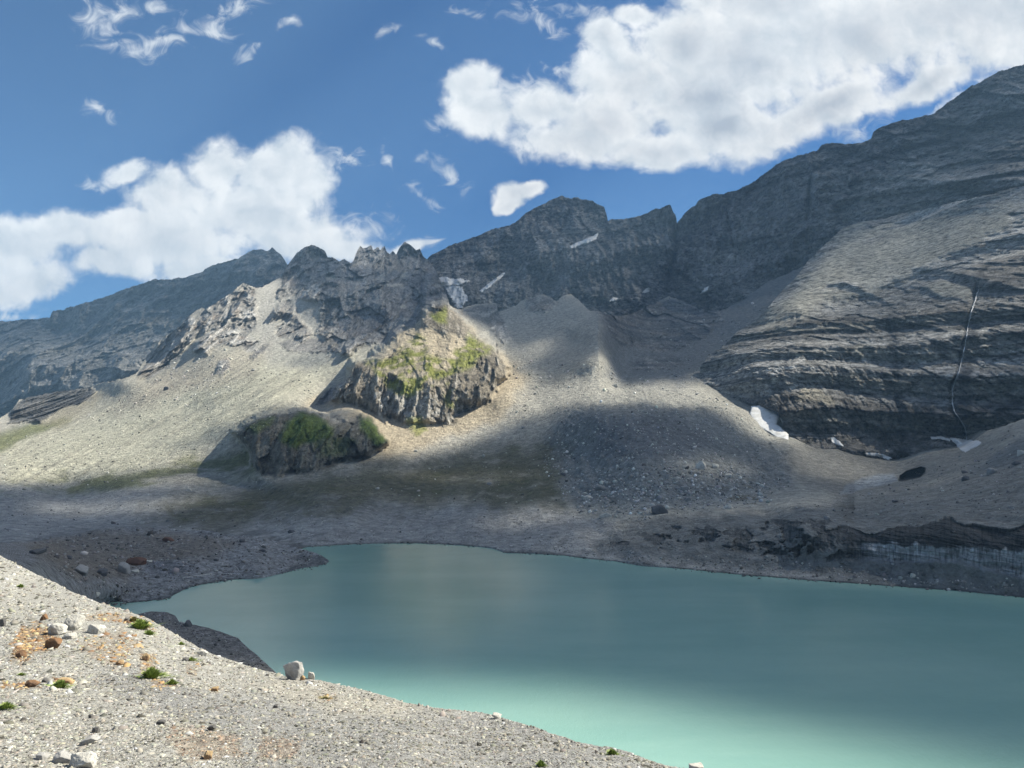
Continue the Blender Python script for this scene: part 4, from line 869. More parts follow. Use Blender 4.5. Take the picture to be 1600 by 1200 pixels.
mid_rocks = [
 (1095, 735, 17, 15, 'bpale', "brightest of the pale boulders on the dark cone, largest of the upper pair"), (1117, 731, 13, 9, 'bpale', "flat pale boulder just right of the brightest boulder on the dark cone"),
 (1138, 746, 11, 7, 'bpale', "small pale boulder low on the right side of the dark cone"), (1071, 769, 15, 12, 'bgrey', "square grey boulder in the middle of the dark cone"),
 (1030, 804, 26, 15, 'bdark', "largest boulder of all, black, at the foot of the dark cone"), (1043, 748, 10, 7, 'bgrey', "grey boulder uphill of the square one on the dark cone"),
 (938, 767, 18, 10, 'bgrey', "squat grey block on the left side of the dark cone"), (917, 782, 15, 7, 'bpale', "flat whitish block on the left side of the dark cone"),
 (946, 809, 20, 8, 'bpale', "long white block at the left foot of the dark cone"), (880, 742, 10, 5, 'bdark', "small dark block beside the turf left of the dark cone"),
 (1137, 797, 12, 8, 'bpale', "pale block at the right foot of the dark cone"), (1550, 741, 13, 8, 'bgrey', "dark grey block highest on the debris slope right of the ice cave"),
 (1508, 752, 12, 8, 'bdark', "dark block with pale rubble round it on the debris slope"), (1595, 711, 11, 8, 'bpale', "pale block close to the right edge of the debris slope"),
 (1590, 727, 14, 5, 'bdark', "flat dark block at the right edge of the debris slope"), (1426, 904, 8, 7, 'bpale', "pale block on the shore under the glacier cliff"),
 (1292, 811, 9, 6, 'bgrey', "grey block balanced on the rim of the dirty ice cliff"), (960, 601, 12, 5, 'bpale', "pale boulder just right of the moraine ridge crest"),
 (260, 610, 8, 6, 'bdark', "dark block alone on the upper pale scree slope"), (765, 757, 9, 5, 'bgrey', "grey block alone on the olive turf band"),
 (590, 766, 7, 4, 'bpale', "pale block alone on the turf under the lower knoll"), (296, 767, 6, 4, 'bpale', "white block at the foot of the left scree slope"),
 (455, 835, 14, 5, 'bdark', "low black block on the grey flat behind the spit"), (650, 707, 6, 4, 'bpale', "white block in the tan scree between the two knolls"),
 (818, 669, 8, 4, 'bgrey', "grey block on the scree right of the upper knoll"), (1398, 788, 10, 4, 'bdark', "dark flat block in the debris above the ice cliff"),
 (985, 745, 9, 6, 'bgrey', "grey block between the turf and the cone centre"), (902, 745, 8, 5, 'bgrey', "grey block at the left rim of the cone rubble"), (1060, 781, 9, 6, 'bpale', "pale block below the square grey boulder"), (1075, 784, 10, 6, 'bgrey', "grey slanted block below the square grey boulder"),
]
for k, (x, y, w, h, m, lab) in enumerate(mid_rocks):
    rock("boulder", VM, x, y, w, h, m, lab, "boulder", 60+k, tilt=(k*37) % 30-15)
spit_rocks = [
 (126, 897, 22, 11, 'bgrey', "pale grey block at the left end of the spit's boulder row"), (192, 894, 20, 15, 'bgrey', "tilted blue grey slab, tallest of the boulder row on the spit"), (160, 899, 18, 9, 'bdark', "dark mossy block between the two grey ones on the spit"),
 (212, 886, 28, 11, 'brust', "red brown boulder heap right of the tilted slab"), (262, 848, 16, 7, 'brust', "small red brown boulder far back on the spit"), (56, 866, 24, 6, 'bdark', "long black block near the moraine foot"),
 (207, 895, 16, 4, 'bpale', "thin pale slab lying right of the tilted slab"), (150, 931, 10, 6, 'bpale', "round pale block close to the left lake corner"), (108, 874, 9, 5, 'bdark', "small dark block on the brown part of the spit"),
 (232, 884, 12, 3, 'bpale', "flat white stone right of the red brown heap"), (378, 846, 9, 5, 'bdark', "black block at the back rim of the spit"), (410, 862, 10, 4, 'bdark', "dark block near the rounded tip of the spit"), (352, 884, 12, 4, 'bgrey', "grey block by the footpath end on the spit"), (338, 877, 8, 4, 'bdark', "dark block beside the footpath on the spit")]
for k, (x, y, w, h, m, lab) in enumerate(spit_rocks):
    rock("boulder", SP_, x, y, w, h, m, lab, "boulder", 120+k, tilt=(k*53) % 30-15)
rock("boulder", "near_beach", 293, 980, 11, 10, 'bdark', "square dark block on the near beach at the water's edge", "boulder", 151)

# ---- pebbles and rubble
def scatter(name, pts, size, cols, mat, seed, sub=0, flat=.6):
    """pts (n,3), size (n,)"""
    r = np.random.default_rng(seed)
    if sub == 0:
        t = (1+5**.5)/2
        V0 = np.array([[-1, t, 0], [1, t, 0], [-1, -t, 0], [1, -t, 0], [0, -1, t], [0, 1, t], [0, -1, -t], [0, 1, -t], [t, 0, -1], [t, 0, 1], [-t, 0, -1], [-t, 0, 1]], float); V0 /= np.linalg.norm(V0, axis=1)[:, None]
        F0 = np.array([[0, 11, 5], [0, 5, 1], [0, 1, 7], [0, 7, 10], [0, 10, 11], [1, 5, 9], [5, 11, 4], [11, 10, 2], [10, 7, 6], [7, 1, 8], [3, 9, 4], [3, 4, 2], [3, 2, 6], [3, 6, 8], [3, 8, 9], [4, 9, 5], [2, 4, 11], [6, 2, 10], [8, 6, 7], [9, 8, 1]])
    else: V0, F0 = ICO[sub]
    n = len(pts); nv = len(V0)
    J = V0[None]*(1+r.uniform(-.38, .38, (n, nv, 1))) if sub == 0 else V0[None]*np.ones((n, 1, 1))
    if sub:
        nn = r.normal(size=(n, 7, 3)); nn /= np.linalg.norm(nn, axis=2)[..., None]; hh = r.uniform(.55, .95, (n, 7))
        d = np.einsum('vk,npk->nvp', V0, nn); rr = np.where(d > .05, hh[:, None]/np.maximum(d, .05), 9).min(2); J = V0[None]*np.minimum(rr, 1.15)[..., None]
    J = J*np.stack([r.uniform(.7, 1.35, n), r.uniform(.5, 1.0, n), r.uniform(.25, .9, n)*flat*1.3], 1)[:, None]
    # random orientation: spin about z plus a tilt
    a = r.uniform(0, 6.283, n); b = r.normal(0, .45, n); ca, sa, cb_, sb = np.cos(a), np.sin(a), np.cos(b), np.sin(b)
    x = J[..., 0]*cb_[:, None]+J[..., 2]*sb[:, None]; z = -J[..., 0]*sb[:, None]+J[..., 2]*cb_[:, None]; y = J[..., 1]
    J = np.stack([x*ca[:, None]-y*sa[:, None], x*sa[:, None]+y*ca[:, None], z], -1)*(size*.5)[:, None, None]
    V = (J+pts[:, None]).reshape(-1, 3); Fc = (F0[None]+(np.arange(n)*nv)[:, None, None]).reshape(-1, 3)
    return poly_mesh(name, V, Fc, mat, np.repeat(cols, nv, 0))
def in_layer(layer, n, x0, x1, y0, y1, r, pad=2):
    L = LAYERS[layer]; x = r.uniform(x0, x1, n); y = r.uniform(y0, y1, n)
    xs = L.x0+np.arange(len(L.yt))*L.step; ok = (y > np.interp(x, xs, L.yt)+pad) & (y < np.interp(x, xs, L.yb)-pad); return x[ok], y[ok]
def stone_cols(n, r, base, spread=.3, darkp=.12):
    k = np.exp(r.normal(0, spread, n)); c = np.array(base)[None]*k[:, None]; d = r.random(n) < darkp; c[d] *= .35
    c *= 1+r.normal(0, .03, (n, 3)); return np.clip(c, .02, .8)
M_peb = bpy.data.materials.new("pebble_stone"); M_peb.use_nodes = True
_g2 = G(M_peb.node_tree); _at = M_peb.node_tree.nodes.new('ShaderNodeAttribute'); _at.attribute_name = 'tint'
_b = M_peb.node_tree.nodes['Principled BSDF']; _g2.lk(_at.outputs['Color'], _b.inputs['Base Color']); _b.inputs['Roughness'].default_value = .9; _b.inputs['Specular IOR Level'].default_value = .2
r_ = np.random.default_rng(21)
x, y = in_layer(FS, 90000, -20, 1250, 860, 1240, r_, 0); y = y
P = surf(FS, x, y); dist = np.linalg.norm(P-[0, 0, CAM_Z], axis=1)
pxs = np.clip(np.exp(r_.normal(1.42, .42, len(x))), 2.0, 15)
keep = r_.random(len(x)) < .80
x, y, P, dist, pxs = x[keep], y[keep], P[keep], dist[keep], pxs[keep]
real = pxs*dist/F_PX; real = np.clip(real, .006, .22)
rm = rust_mask(x, y)
cc = stone_cols(len(x), r_, (.305, .289, .245), .36, .16)
tintn = fbm(np.stack([x/70, y/40, x*0], -1), 4)
dk = soft(x, y, [(120, 1050), (200, 1040), (330, 1085), (420, 1095), (520, 1120), (700, 1112), (900, 1150), (1100, 1200), (1200, 1400), (500, 1400), (350, 1150), (200, 1085)], 14, px_warp(x, y, 26, 60, 3))
cc *= (1-.22*dk+.25*tintn)[:, None]
rs = r_.random(len(x)) < rm*.85
rc_ = np.array([[.38, .25, .12], [.28, .165, .085], [.16, .10, .06], [.44, .32, .18]])[r_.integers(0, 4, len(x))]
lowb = rs & (y > 1115); rc_[lowb] = np.array([[.22, .16, .12], [.13, .10, .085], [.36, .27, .19], [.28, .21, .16]])[r_.integers(0, 4, lowb.sum())]
cc[rs] = rc_[rs]*np.exp(r_.normal(0, .18, (rs.sum(), 1)))
real[rs & (y < 1115)] *= 1.25
o = scatter("gravel", P-np.array([0, 0, 1])*(real*.12)[:, None], real, np.clip(cc, .02, .44), M_peb, 5); tag(o, kind="stuff")
# rubble of the middle ground
def rub(layer, poly, n, s0, sg, base, seed, darkp=.15, smax=9):
    r = np.random.default_rng(seed); a = np.array(poly); x, y = in_layer(layer, n, a[:, 0].min(), a[:, 0].max(), a[:, 1].min(), a[:, 1].max(), r)
    w = px_warp(x, y, 22, 40, seed); k = poly_sd(x+w[0], y+w[1], poly) > 0; clump = fbm(np.stack([x/26, y/18, x*0+seed], -1), 3) > r.uniform(-.45, .35, len(x)); k &= clump
    x, y = x[k], y[k]; P = surf(layer, x, y); d = np.linalg.norm(P-[0, 0, CAM_Z], axis=1); px = np.clip(np.exp(r.normal(math.log(s0), sg, len(x))), .8, smax)
    return P, px*d/F_PX, stone_cols(len(x), r, base, .33, darkp)
def shore_stones(fn, x0, x1, n, seed):
    r = np.random.default_rng(seed); x = r.uniform(x0, x1, n); x = x[fbm(np.stack([x/22, x*0, x*0+seed], -1), 3) > r.uniform(-.4, .35, n)]
    y = fn(x)+np.abs(r.normal(0, 1.5, len(x)))-.4; P = pt(x, y, D_at(x, y, 0.0)); d = np.linalg.norm(P-[0, 0, CAM_Z], axis=1); px = np.clip(np.exp(r.normal(.65, .45, len(x))), .8, 5)
    return P, px*d/F_PX, stone_cols(len(x), r, (.19, .185, .175), .35, .35)
parts = [shore_stones(bot_mid, 480, 1610, 1500, 31), shore_stones(bot_spit, 165, 512, 700, 32), rub(VM, [(850, 680), (930, 640), (1090, 640), (1180, 690), (1240, 750), (1150, 800), (960, 812), (900, 800), (850, 740)], 7000, 1.9, .45, (.34, .335, .32), 3),
         rub(VM, [(870, 740), (960, 730), (1150, 730), (1220, 780), (1000, 812), (900, 800)], 3000, 2.8, .5, (.33, .33, .32), 4),
         rub(VM, [(800, 560), (930, 570), (1060, 590), (1200, 660), (1240, 720), (1110, 660), (960, 640), (800, 660)], 2600, 1.9, .45, (.42, .41, .37), 5),
         rub(VM, [(900, 640), (700, 720), (560, 780), (850, 800), (900, 760)], 900, 1.7, .4, (.33, .32, .28), 6),
         rub(VM, [(0, 690), (250, 600), (420, 570), (540, 570), (480, 630), (370, 690), (200, 760), (0, 770)], 2600, 1.6, .4, (.38, .37, .33), 7, .45),
         rub(VM, [(250, 560), (380, 540), (430, 560), (300, 640), (240, 600)], 500, 1.9, .45, (.50, .48, .44), 8, .2),
         rub(VM, [(940, 870), (1100, 870), (1300, 885), (1500, 905), (1610, 915), (1610, 945), (1300, 915), (1000, 890)], 4200, 2.0, .45, (.30, .29, .27), 9, .25),
         rub(VM, [(1240, 790), (1400, 760), (1520, 700), (1610, 670), (1610, 820), (1400, 810), (1250, 805)], 2600, 1.7, .45, (.25, .25, .25), 10, .3),
         rub(VM, [(480, 835), (700, 838), (900, 845), (960, 880), (700, 856), (480, 862)], 1800, 1.5, .35, (.32, .315, .30), 11, .3),
         rub(VM, [(0, 780), (450, 790), (900, 800), (900, 850), (400, 850), (0, 850)], 1300, 1.6, .4, (.26, .26, .255), 12, .4),
         rub(VM, [(960, 490), (1110, 450), (1200, 480), (1130, 600), (1020, 600)], 1400, 1.7, .45, (.33, .335, .34), 13, .3),
         rub(SP_, [(40, 835), (200, 822), (400, 838), (514, 870), (514, 885), (380, 905), (200, 945), (120, 930)], 4200, 2.1, .5, (.25, .24, .23), 14, .35),
         rub("near_beach", [(205, 950), (300, 970), (400, 1010), (440, 1060), (400, 1090), (205, 1010)], 3500, 2.0, .4, (.22, .215, .21), 15, .3)]
Pp = np.concatenate([p[0] for p in parts]); ss = np.concatenate([p[1] for p in parts]); ccs = np.concatenate([p[2] for p in parts])
tag(scatter("rubble", Pp+np.array([0, 0, 1])*(ss*.12)[:, None], ss*1.15, ccs, M_peb, 8, sub=1, flat=.9), kind="stuff")

# ---- grass tufts on the moraine
def leaf_mat(name, c1, c2):
    m = bpy.data.materials.new(name); m.use_nodes = True; nt = m.node_tree; g = G(nt); b = nt.nodes['Principled BSDF']; b.inputs['Roughness'].default_value = .6
    at = nt.nodes.new('ShaderNodeAttribute'); at.attribute_name = 'tint'; sx = nt.nodes.new('ShaderNodeSeparateXYZ'); g.lk(at.outputs['Vector'], sx.inputs[0])
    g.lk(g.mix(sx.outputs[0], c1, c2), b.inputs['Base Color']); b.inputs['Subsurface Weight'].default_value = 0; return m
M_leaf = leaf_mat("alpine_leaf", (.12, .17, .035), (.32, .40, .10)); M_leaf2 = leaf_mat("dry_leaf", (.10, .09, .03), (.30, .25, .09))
def tuft(x, y, w, h, label, seed, mat=M_leaf):
    base = surf(FS, x, y); d = float(np.linalg.norm(base-np.array([0, 0, CAM_Z]))); W = w*d/F_PX; H = h*d/F_PX; r = np.random.default_rng(seed)
    n = 420; V = []; C = []; Fc = []
    for k in range(n):
        a = r.uniform(0, 6.283); rad = abs(r.normal(0, .42)); px, py = math.cos(a)*rad*W*.5, math.sin(a)*rad*W*.42
        hh = H*r.uniform(.35, 1.0)*max(.25, 1-rad*.75); lean = np.array([px*1.1+r.normal(0, .22)*W*.4, py*1.1+r.normal(0, .22)*W*.4, hh]); wd = H*.06*r.uniform(.7, 1.8)
        s = np.array([math.cos(a+1.57), math.sin(a+1.57), 0])*wd; p0 = np.array([px*.7, py*.7, -.01]); i = len(V)
        mid_ = p0+lean*.55+np.array([0, 0, hh*.12]); tip = p0+lean; tip[2] *= .9
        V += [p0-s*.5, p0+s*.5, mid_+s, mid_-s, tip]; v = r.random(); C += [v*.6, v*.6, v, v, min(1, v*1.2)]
        Fc += [[i, i+1, i+2], [i, i+2, i+3], [i+3, i+2, i+4]]
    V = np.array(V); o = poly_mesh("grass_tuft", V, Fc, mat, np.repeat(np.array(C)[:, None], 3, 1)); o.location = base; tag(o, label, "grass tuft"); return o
tufts = [(219, 984, 28, 17, "largest green tuft, on the slope crest above the lake corner"), (233, 991, 12, 9, "small green tuft touching the right side of the crest tuft"), (237, 1057, 26, 19, "bright green tuft in mid slope beside ochre stones"),
         (269, 1067, 13, 10, "small green tuft to the lower right of the mid slope one"), (93, 1077, 21, 13, "green tuft under the bright ochre stone"), (9, 1107, 20, 12, "green tuft at the left picture edge"), (283, 1006, 9, 6, "tiny tuft hugging the crest above the near beach"),
         (299, 1035, 13, 8, "little tuft with a dark flat stone on its left"), (32, 918, 9, 6, "dark tuft high on the left shoulder of the slope"), (957, 1184, 17, 12, "dark green tuft near the lower right crest"), (845, 1199, 13, 13, "green tuft cut by the bottom picture edge"), (33, 1053, 10, 5, "faint grey green tuft among pale gravel on the left")]
for k, (x, y, w, h, lab) in enumerate(tufts): tuft(x, y, w, h, lab, 300+k)
tuft(209, 972, 18, 10, "yellowish dry tuft above the large crest tuft", 340, M_leaf2); tuft(507, 1094, 20, 5, "flat dry brown tuft on the tan gravel", 341, M_leaf2)

# ---- snow
def snow_mat(name, col, dirt):
    m = bpy.data.materials.new(name); m.use_nodes = True; nt = m.node_tree; g = G(nt); b = nt.nodes['Principled BSDF']; b.inputs['Roughness'].default_value = .55
    tc = nt.nodes.new('ShaderNodeTexCoord'); v = tc.outputs['Object']; n1, _ = g.noise(v, .12, 6, .65); n2, _ = g.noise(g.vec('MULTIPLY', v, (1, 1, 3)), .05, 4, .6)
    c = g.mix(g.map(n1, .45, .75), col, dirt); c = g.mix(g.map(n2, .5, .7, 0, .6), c, dirt); g.lk(c, b.inputs['Base Color'])
    bp = nt.nodes.new('ShaderNodeBump'); bp.inputs['Distance'].default_value = 1.0; g.lk(n1, bp.inputs['Height']); g.lk(bp.outputs[0], b.inputs['Normal']); return m
M_snow = snow_mat("old_snow", (.62, .62, .61), (.42, .41, .38)); M_ice = snow_mat("dirty_glacier_ice", (.42, .45, .48), (.20, .21, .22))
def seen_D(x, y, layers):
    D = np.full(np.shape(x), 1e9)
    for nm in layers:
        L = LAYERS[nm]; xs = L.x0+np.arange(len(L.yt))*L.step
        ok = (y > np.interp(x, xs, L.yt)-1) & (y < np.interp(x, xs, L.yb)+1) & (x >= xs[0]) & (x <= xs[-1])
        d = surf(nm, x, y)[..., 1]; D = np.where(ok, np.minimum(D, d), D)
    return D
def snow(poly, layers, label, thick=2.5, mat=None, name="snow_patch", cat="snow patch", warp=3.0, sm=6, fit=False):
    a = np.array(poly, float); st = .8; xs = np.arange(a[:, 0].min()-5, a[:, 0].max()+5, st); ys = np.arange(a[:, 1].max()+5, a[:, 1].min()-5, -st); X, Y = np.meshgrid(xs, ys)
    w = px_warp(X, Y, warp, 7, 11); sd = poly_sd(X+w[0], Y+w[1], poly)
    D = seen_D(X, Y, layers); bad = D > 1e8
    if bad.any(): D[bad] = np.median(D[~bad])
    if fit:
        q = sd > -1; A_ = np.stack([X[q], Y[q], 0*X[q]+1], 1); co = np.linalg.lstsq(A_, D[q], rcond=None)[0]; Df = co[0]*X+co[1]*Y+co[2]; D = Df-np.percentile((Df-D)[q], 75)
    Dm = D.copy()
    for _ in range(sm): Dm = np.minimum(Dm, (np.roll(Dm, 1, 0)+np.roll(Dm, -1, 0)+np.roll(Dm, 1, 1)+np.roll(Dm, -1, 1))/4)
    lift = thick*np.sqrt(np.clip(sd+.5, 0, 6)/6)+.6; Dn = np.where(sd > -.6, Dm-lift*(D.mean()/1000)*1.4, D+1.5)
    V = pt(X, Y, Dn); q = sd[:-1, :-1] > -1.6
    o = grid_mesh(name, V, None, mat or M_snow, closed_mask=q); tag(o, label, cat)
    # give it body: a solidified underside
    md = o.modifiers.new("depth", 'SOLIDIFY'); md.thickness = thick; md.offset = -1; return o
CW = ["banded_cliff", VM]; BW = ["back_wall"]
snow([(1173, 646), (1175, 636), (1189, 635), (1197, 621), (1203, 621), (1200, 630), (1212, 632), (1220, 628), (1214, 640), (1216, 650), (1211, 662), (1220, 671), (1230, 680), (1230, 690), (1216, 684), (1190, 668), (1176, 658)], CW, "largest bright white snow patch, at the left foot of the banded cliff", 1.6, warp=1.5, fit=True)
snow([(1298, 684), (1304, 684), (1312, 691), (1318, 697), (1308, 695), (1300, 690)], CW, "small oval snow patch on brown scree below the banded cliff", 1.5, warp=1)
snow([(1352, 708), (1366, 708), (1382, 711), (1393, 716), (1388, 718), (1372, 713), (1354, 711)], CW, "thin snow strip along the lowest foot of the banded cliff", 1.5, warp=1)
snow([(1484, 685), (1500, 686), (1515, 688), (1532, 692), (1520, 699), (1508, 705), (1500, 702), (1494, 694)], CW, "grey white snow wedge where the waterfall lands", 2, warp=2)
snow([(1454, 683), (1470, 682), (1484, 686), (1484, 689), (1468, 685), (1456, 686)], CW, "thread of snow left of the waterfall snow wedge", 1, warp=.8)
snow([(630, 428), (645, 427), (662, 425), (672, 427), (678, 433), (692, 435), (720, 436), (734, 439), (716, 446), (694, 447), (676, 440), (650, 437)], BW, "white glacier remnant in the high saddle right of the needle peaks", 8, name="glacier_remnant", cat="glacier", warp=4)
snow([(690, 445), (716, 446), (726, 455), (730, 468), (722, 482), (712, 484), (704, 468), (696, 452)], BW, "grey dirty ice tongue below the white glacier remnant", 6, M_ice, "ice_tongue", "glacier ice", 5)
snow([(750, 455), (762, 445), (774, 436), (786, 427), (789, 427), (780, 436), (765, 449), (752, 457)], BW, "narrow slanting snow streak on the dark back wall", 4, warp=1)
snow([(891, 385), (905, 378), (918, 373), (926, 370), (934, 365), (931, 373), (915, 381), (903, 384), (892, 389)], BW, "bright snow ramp under the broad summit", 5, warp=1.5)
snow([(1004, 457), (1010, 451), (1015, 450), (1013, 456)], BW+[VM], "tiny snow spot below the notch, upper one of two", 3, warp=1)
snow([(952, 471), (958, 465), (966, 466), (964, 469)], BW+[VM], "tiny snow spot on the cirque ledge, lower left one of two", 3, warp=1)
snow([(1095, 459), (1100, 452), (1107, 448), (1104, 455)], BW+[VM], "faint snow sliver in the cirque to the right of the scree fan", 3, warp=1)

# ---- waterfall
def strand(pts, wpx, layers, r):
    V = []; Fc = []
    for k, (x, y) in enumerate(pts):
        D = float(seen_D(np.array([x]), np.array([y]), layers)[0])-4; w = wpx*(.6+.8*r.random())
        V += [pt(x-w/2, y, D), pt(x+w/2, y, D-.3), pt(x+w/2, y, D+1.2), pt(x-w/2, y, D+1.2)]
        if k:
            i = 4*(k-1)
            for a, b in ((0, 1), (1, 2), (2, 3), (3, 0)): Fc.append([i+a, i+b, i+b+4, i+a+4])
    return np.array(V), Fc
way = np.array([(1529, 452), (1524, 468), (1517, 490), (1511, 520), (1507, 545), (1501, 570), (1497, 585), (1489, 605), (1488, 625), (1491, 643), (1500, 655), (1508, 668), (1510, 686)], float)
tt_ = np.linspace(0, len(way)-1, 130); r0 = np.random.default_rng(4)
wpts = [(float(np.interp(t, range(len(way)), way[:, 0])+r0.normal(0, .4)), float(np.interp(t, range(len(way)), way[:, 1]))) for t in tt_]
V, Fc = strand(wpts, 1.15, CW, r0)
tag(poly_mesh("waterfall", V, Fc, plain_mat("falling_water", (.62, .64, .66), .4, 3, .5)), "thin white waterfall running down the dark gully of the banded cliff", "waterfall")

# ---- footbridge on the spit
bA = surf(SP_, 284, 909); bB = surf(SP_, 331, 903); fb_ = bpy.data.objects.new("footbridge", None); COL.objects.link(fb_); cen = (bA+bB)/2; ln = float(np.linalg.norm((bB-bA)[:2]))
fb_.location = (cen[0], cen[1], max(bA[2], bB[2])+.9); fb_.rotation_euler.z = math.atan2(bB[1]-bA[1], bB[0]-bA[0]); tag(fb_, "long pale plank bridge over the stream mouth beside the spit", "footbridge")
def bxm(name, parent, boxes, mat):
    V = []; Fc = []
    for (cx, cy, cz, sx, sy, sz) in boxes:
        i = len(V); V += [(cx+a*sx/2, cy+b*sy/2, cz+c*sz/2) for a in (-1, 1) for b in (-1, 1) for c in (-1, 1)]
        Fc += [[i, i+1, i+3, i+2], [i+4, i+6, i+7, i+5], [i, i+4, i+5, i+1], [i+2, i+3, i+7, i+6], [i, i+2, i+6, i+4], [i+1, i+5, i+7, i+3]]
    return poly_mesh(name, V, Fc, mat, parent=parent)
M_wood = plain_mat("weathered_plank", (.55, .54, .50), .8, .1); 
bxm("deck", fb_, [(0, -.32, 0, ln, .28, .14), (0, 0, 0, ln, .28, .14), (0, .32, 0, ln, .28, .14)], M_wood)
for sx in (-1, 1): bxm("trestle", fb_, [(sx*ln*.46, 0, -.25, .25, 1.2, .28), (sx*ln*.46, -.5, -.9, .2, .2, 1.4), (sx*ln*.46, .5, -.9, .2, .2, 1.4)], M_wood)
# ------------------------------------------------------------------ unseen cloud decks, their cover shaped to cast the ground's shade and sun patches
def lit_map(layer, X, Y):
    w = px_warp(X, Y, 16, 60, 6); lit = 0*X
    def a(poly, v, s=14):
        nonlocal lit; lit = np.maximum(lit, v*soft(X, Y, poly, s, w))
    def sub(poly, v, s=12):
        nonlocal lit; lit = lit*(1-v*soft(X, Y, poly, s, w))
    if layer == 'moraine_slope': return lit+1
    if layer == 'far_ridge':
        lit = lit+.20; a([(-300, 560), (60, 530), (170, 530), (240, 490), (260, 560), (230, 640), (-300, 720)], .75, 30); return lit
    if layer == 'back_wall':
        return lit+.18+.28*soft(X, Y, [(1250, 300), (1420, 240), (1700, 120), (1700, 330), (1300, 370)], 40)
    if layer == 'banded_cliff':
        a([(1170, 520), (1250, 440), (1320, 380), (1420, 345), (1600, 330), (1700, 330), (1700, 430), (1450, 440), (1300, 470), (1180, 560)], .85, 20)
        a([(1094, 560), (1160, 520), (1300, 470), (1700, 440), (1700, 590), (1400, 560), (1300, 590), (1160, 600)], .72, 16)
        a([(1150, 590), (1240, 595), (1330, 575), (1420, 600), (1400, 660), (1240, 660), (1200, 640)], .95, 14)
        a([(1240, 640), (1450, 640), (1550, 660), (1400, 740), (1230, 700)], .35, 14); return np.maximum(lit, .16)
    if layer == 'lake':
        yl = np.interp(X, [300, 430, 520, 600, 700, 800, 900, 1000, 1100, 1200, 1300, 1400, 1500, 1600], [1060, 1040, 1046, 1052, 1062, 1060, 1072, 1090, 1110, 1128, 1145, 1166, 1190, 1215])
        return np.maximum(sstep(-16, 20, Y-yl-14+w[1]*.5), .04)
    if layer == 'gravel_spit': return lit+.12
    if layer == 'near_beach': return lit+.14
    a([(-200, 640), (0, 630), (150, 590), (230, 540), (390, 425), (445, 435), (480, 480), (520, 520), (560, 545), (640, 500), (690, 465), (740, 500), (790, 540), (810, 580), (870, 610), (930, 565), (945, 565), (990, 600), (1110, 590), (1190, 610), (1230, 650),
       (1240, 700), (1200, 690), (1120, 640), (1020, 632), (900, 636), (830, 650), (740, 690), (620, 718), (600, 700), (570, 640), (450, 630), (350, 670), (370, 690), (340, 720), (200, 742), (-200, 780)], 1.0, 10)
    a([(480, 480), (540, 430), (620, 430), (650, 500), (560, 550)], .25, 16)
    a([(540, 420), (560, 370), (670, 370), (668, 425)], .5, 10)
    sub([(430, 555), (520, 550), (560, 565), (470, 575)], .45, 8)
    sub([(240, 692), (330, 682), (420, 678), (420, 715), (330, 700), (250, 702)], .75, 9)
    a([(60, 782), (160, 780), (330, 772), (350, 780), (230, 800), (60, 805)], .5, 9)
    a([(220, 735), (330, 740), (330, 765), (180, 765)], .45, 9)
    a([(600, 738), (700, 738), (830, 735), (830, 745), (650, 750)], .4, 7)
    a([(800, 798), (870, 795), (900, 815), (800, 832), (760, 820)], .5, 8)
    a([(900, 830), (980, 810), (1000, 860), (900, 862)], .4, 9)
    a([(1060, 720), (1160, 718), (1170, 740), (1060, 740)], .6, 7)
    a([(1180, 640), (1235, 650), (1300, 700), (1400, 735), (1330, 762), (1250, 740), (1210, 700)], .35, 12)
    a([(820, 540), (860, 530), (850, 560), (810, 570)], .75, 9)
    a([(380, 660), (440, 640), (600, 650), (600, 690), (500, 690), (400, 690)], .30, 9)
    a([(1000, 800), (1300, 780), (1600, 720), (1800, 700), (1800, 960), (1200, 930), (1000, 890)], .20, 12)
    return np.maximum(lit, .08)
def blur(a, n):
    for _ in range(n):
        a = (np.roll(a, 1, 0)+np.roll(a, -1, 0)+2*a)/4; a = (np.roll(a, 1, 1)+np.roll(a, -1, 1)+2*a)/4
    return a
def vapour():
    m = bpy.data.materials.new("cloud_vapour"); m.use_nodes = True; nt = m.node_tree; g = G(nt)
    at = nt.nodes.new('ShaderNodeAttribute'); at.attribute_name = 'tint'
    sx = nt.nodes.new('ShaderNodeSeparateXYZ'); g.lk(at.outputs['Vector'], sx.inputs[0])
    b = nt.nodes['Principled BSDF']; nt.nodes.remove(b); out = nt.nodes['Material Output']
    df = nt.nodes.new('ShaderNodeBsdfDiffuse'); df.inputs[0].default_value = (.9, .9, .9, 1)
    tl = nt.nodes.new('ShaderNodeBsdfTranslucent'); tl.inputs[0].default_value = (.9, .9, .9, 1)
    tr = nt.nodes.new('ShaderNodeBsdfTransparent')
    m1 = nt.nodes.new('ShaderNodeMixShader'); m1.inputs[0].default_value = .5; g.lk(df.outputs[0], m1.inputs[1]); g.lk(tl.outputs[0], m1.inputs[2])
    m2 = nt.nodes.new('ShaderNodeMixShader'); g.lk(sx.outputs[0], m2.inputs[0]); g.lk(tr.outputs[0], m2.inputs[1]); g.lk(m1.outputs[0], m2.inputs[2])
    g.lk(m2.outputs[0], out.inputs[0]); return m
M_VAP = vapour()
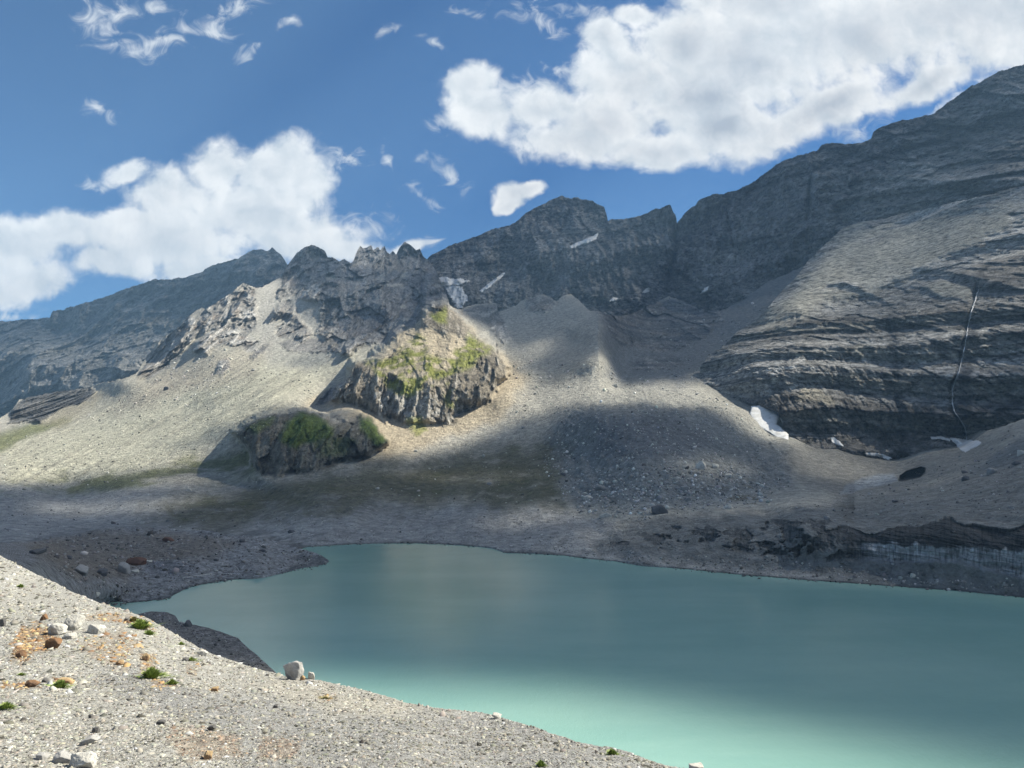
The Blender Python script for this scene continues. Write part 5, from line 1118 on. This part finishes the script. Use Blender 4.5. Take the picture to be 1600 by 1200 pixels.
def shade_cloud_deck(layers, H, cell, label, prior=None, sm=2):
    px, py, L = [], [], []
    def add(P, l):
        k = (H-P[..., 2])/SUN[2]
        if prior is not None: l = np.clip(l/np.maximum(prior(P), .02), 0, 1)
        px.append((P[..., 0]+SUN[0]*k).ravel()); py.append((P[..., 1]+SUN[1]*k).ravel()); L.append(l.ravel())
    for nm in layers:
        if nm == 'lake':
            X, Y = np.meshgrid(np.arange(150, 1640, 5.0), np.arange(858, 1300, 4.0)); add(pt(X, Y, D_at(X, Y)), lit_map('lake', X, Y)); continue
        Ly = LAYERS[nm]; s = 4 if nm != 'moraine_slope' else 12
        X, Y, P = Ly.X[::s, ::s], Ly.Y[::s, ::s], Ly.P[::s, ::s]; add(P, lit_map(nm, X, Y))
    px = np.concatenate(px); py = np.concatenate(py); L = np.concatenate(L)
    x0, x1, y0, y1 = px.min()-400, px.max()+400, py.min()-400, py.max()+400
    nx, ny = int((x1-x0)/cell), int((y1-y0)/cell)
    W = np.zeros((ny, nx)); A = np.zeros((ny, nx)); i = ((py-y0)/cell).astype(int); j = ((px-x0)/cell).astype(int)
    np.add.at(W, (i, j), 1.0); np.add.at(A, (i, j), L)
    A = A/np.maximum(W, 1); W = np.minimum(W, 1)
    base = blur(A*W, 60)/(blur(W, 60)+1e-4)
    f1 = blur(A*W, sm); w1 = blur(W, sm); T = (f1+base*.02)/(w1+.02)
    edge = blur((blur(W, 10) > .02).astype(float), 10)
    T = 1-(1-T)*edge
    op = np.clip(1-T, 0, .985)
    xs = x0+(np.arange(nx)+.5)*cell; ys = y0+(np.arange(ny)+.5)*cell; GX, GY = np.meshgrid(xs, ys)
    puff = fbm(np.stack([GX/260, GY/260, GX*0], -1), 4, .55)
    th = 20+220*op*(.8+.5*puff)
    m = M_VAP
    # closed body: rounded top over a flatter underside, each skin passing the square root of the light
    a = 1-np.sqrt(1-op)
    kx, ky = SUN[0]/SUN[2], SUN[1]/SUN[2]          # the body leans the way the sunlight comes
    Vt = np.stack([GX+kx*th, GY+ky*th, H+th], -1); Vb = np.stack([GX-kx*th*.25, GY-ky*th*.25, H-th*.25], -1)
    V = np.concatenate([Vt, Vb[::-1]], 0); Cc = np.concatenate([a, a[::-1]], 0); C = np.repeat(Cc[..., None], 3, -1)
    o = grid_mesh("shade_clouds", V, C, m)
    tag(o, label, None, None, "stuff")
    def look(P):
        k = (H-P[..., 2])/SUN[2]
        i = np.clip(((P[..., 1]+SUN[1]*k-y0)/cell).astype(int), 0, ny-1); j = np.clip(((P[..., 0]+SUN[0]*k-x0)/cell).astype(int), 0, nx-1)
        return T[i, j]
    return look
high = shade_cloud_deck(['far_ridge', 'back_wall'], 5600.0, 30.0, "unseen cloud deck shaped to shade the far ridges and back wall")
shade_cloud_deck(['lake', 'moraine_slope', 'gravel_spit', 'near_beach', 'valley_and_massif', 'banded_cliff'], 2550.0, 13.0, "unseen cloud deck shaped to cast the shade on lake and slopes", prior=high)
# ------------------------------------------------------------------ haze
if HAZE_DENSITY > 0:
    bx = np.array([[-4200, -400, -15], [4200, -400, -15], [4200, 5800, -15], [-4200, 5800, -15], [-4200, -400, 1420], [4200, -400, 1420], [4200, 5800, 1420], [-4200, 5800, 1420]])
    m = bpy.data.materials.new("mountain_air"); m.use_nodes = True; nt = m.node_tree; nt.nodes.remove(nt.nodes['Principled BSDF'])
    pv = nt.nodes.new('ShaderNodeVolumePrincipled'); pv.inputs['Color'].default_value = (.42, .70, 1.0, 1); pv.inputs['Density'].default_value = HAZE_DENSITY
    pv.inputs['Anisotropy'].default_value = .2
    nt.links.new(pv.outputs[0], nt.nodes['Material Output'].inputs['Volume'])
    hz = poly_mesh("haze", bx, [[0, 3, 2, 1], [4, 5, 6, 7], [0, 1, 5, 4], [1, 2, 6, 5], [2, 3, 7, 6], [3, 0, 4, 7]], m); tag(hz, kind="stuff")
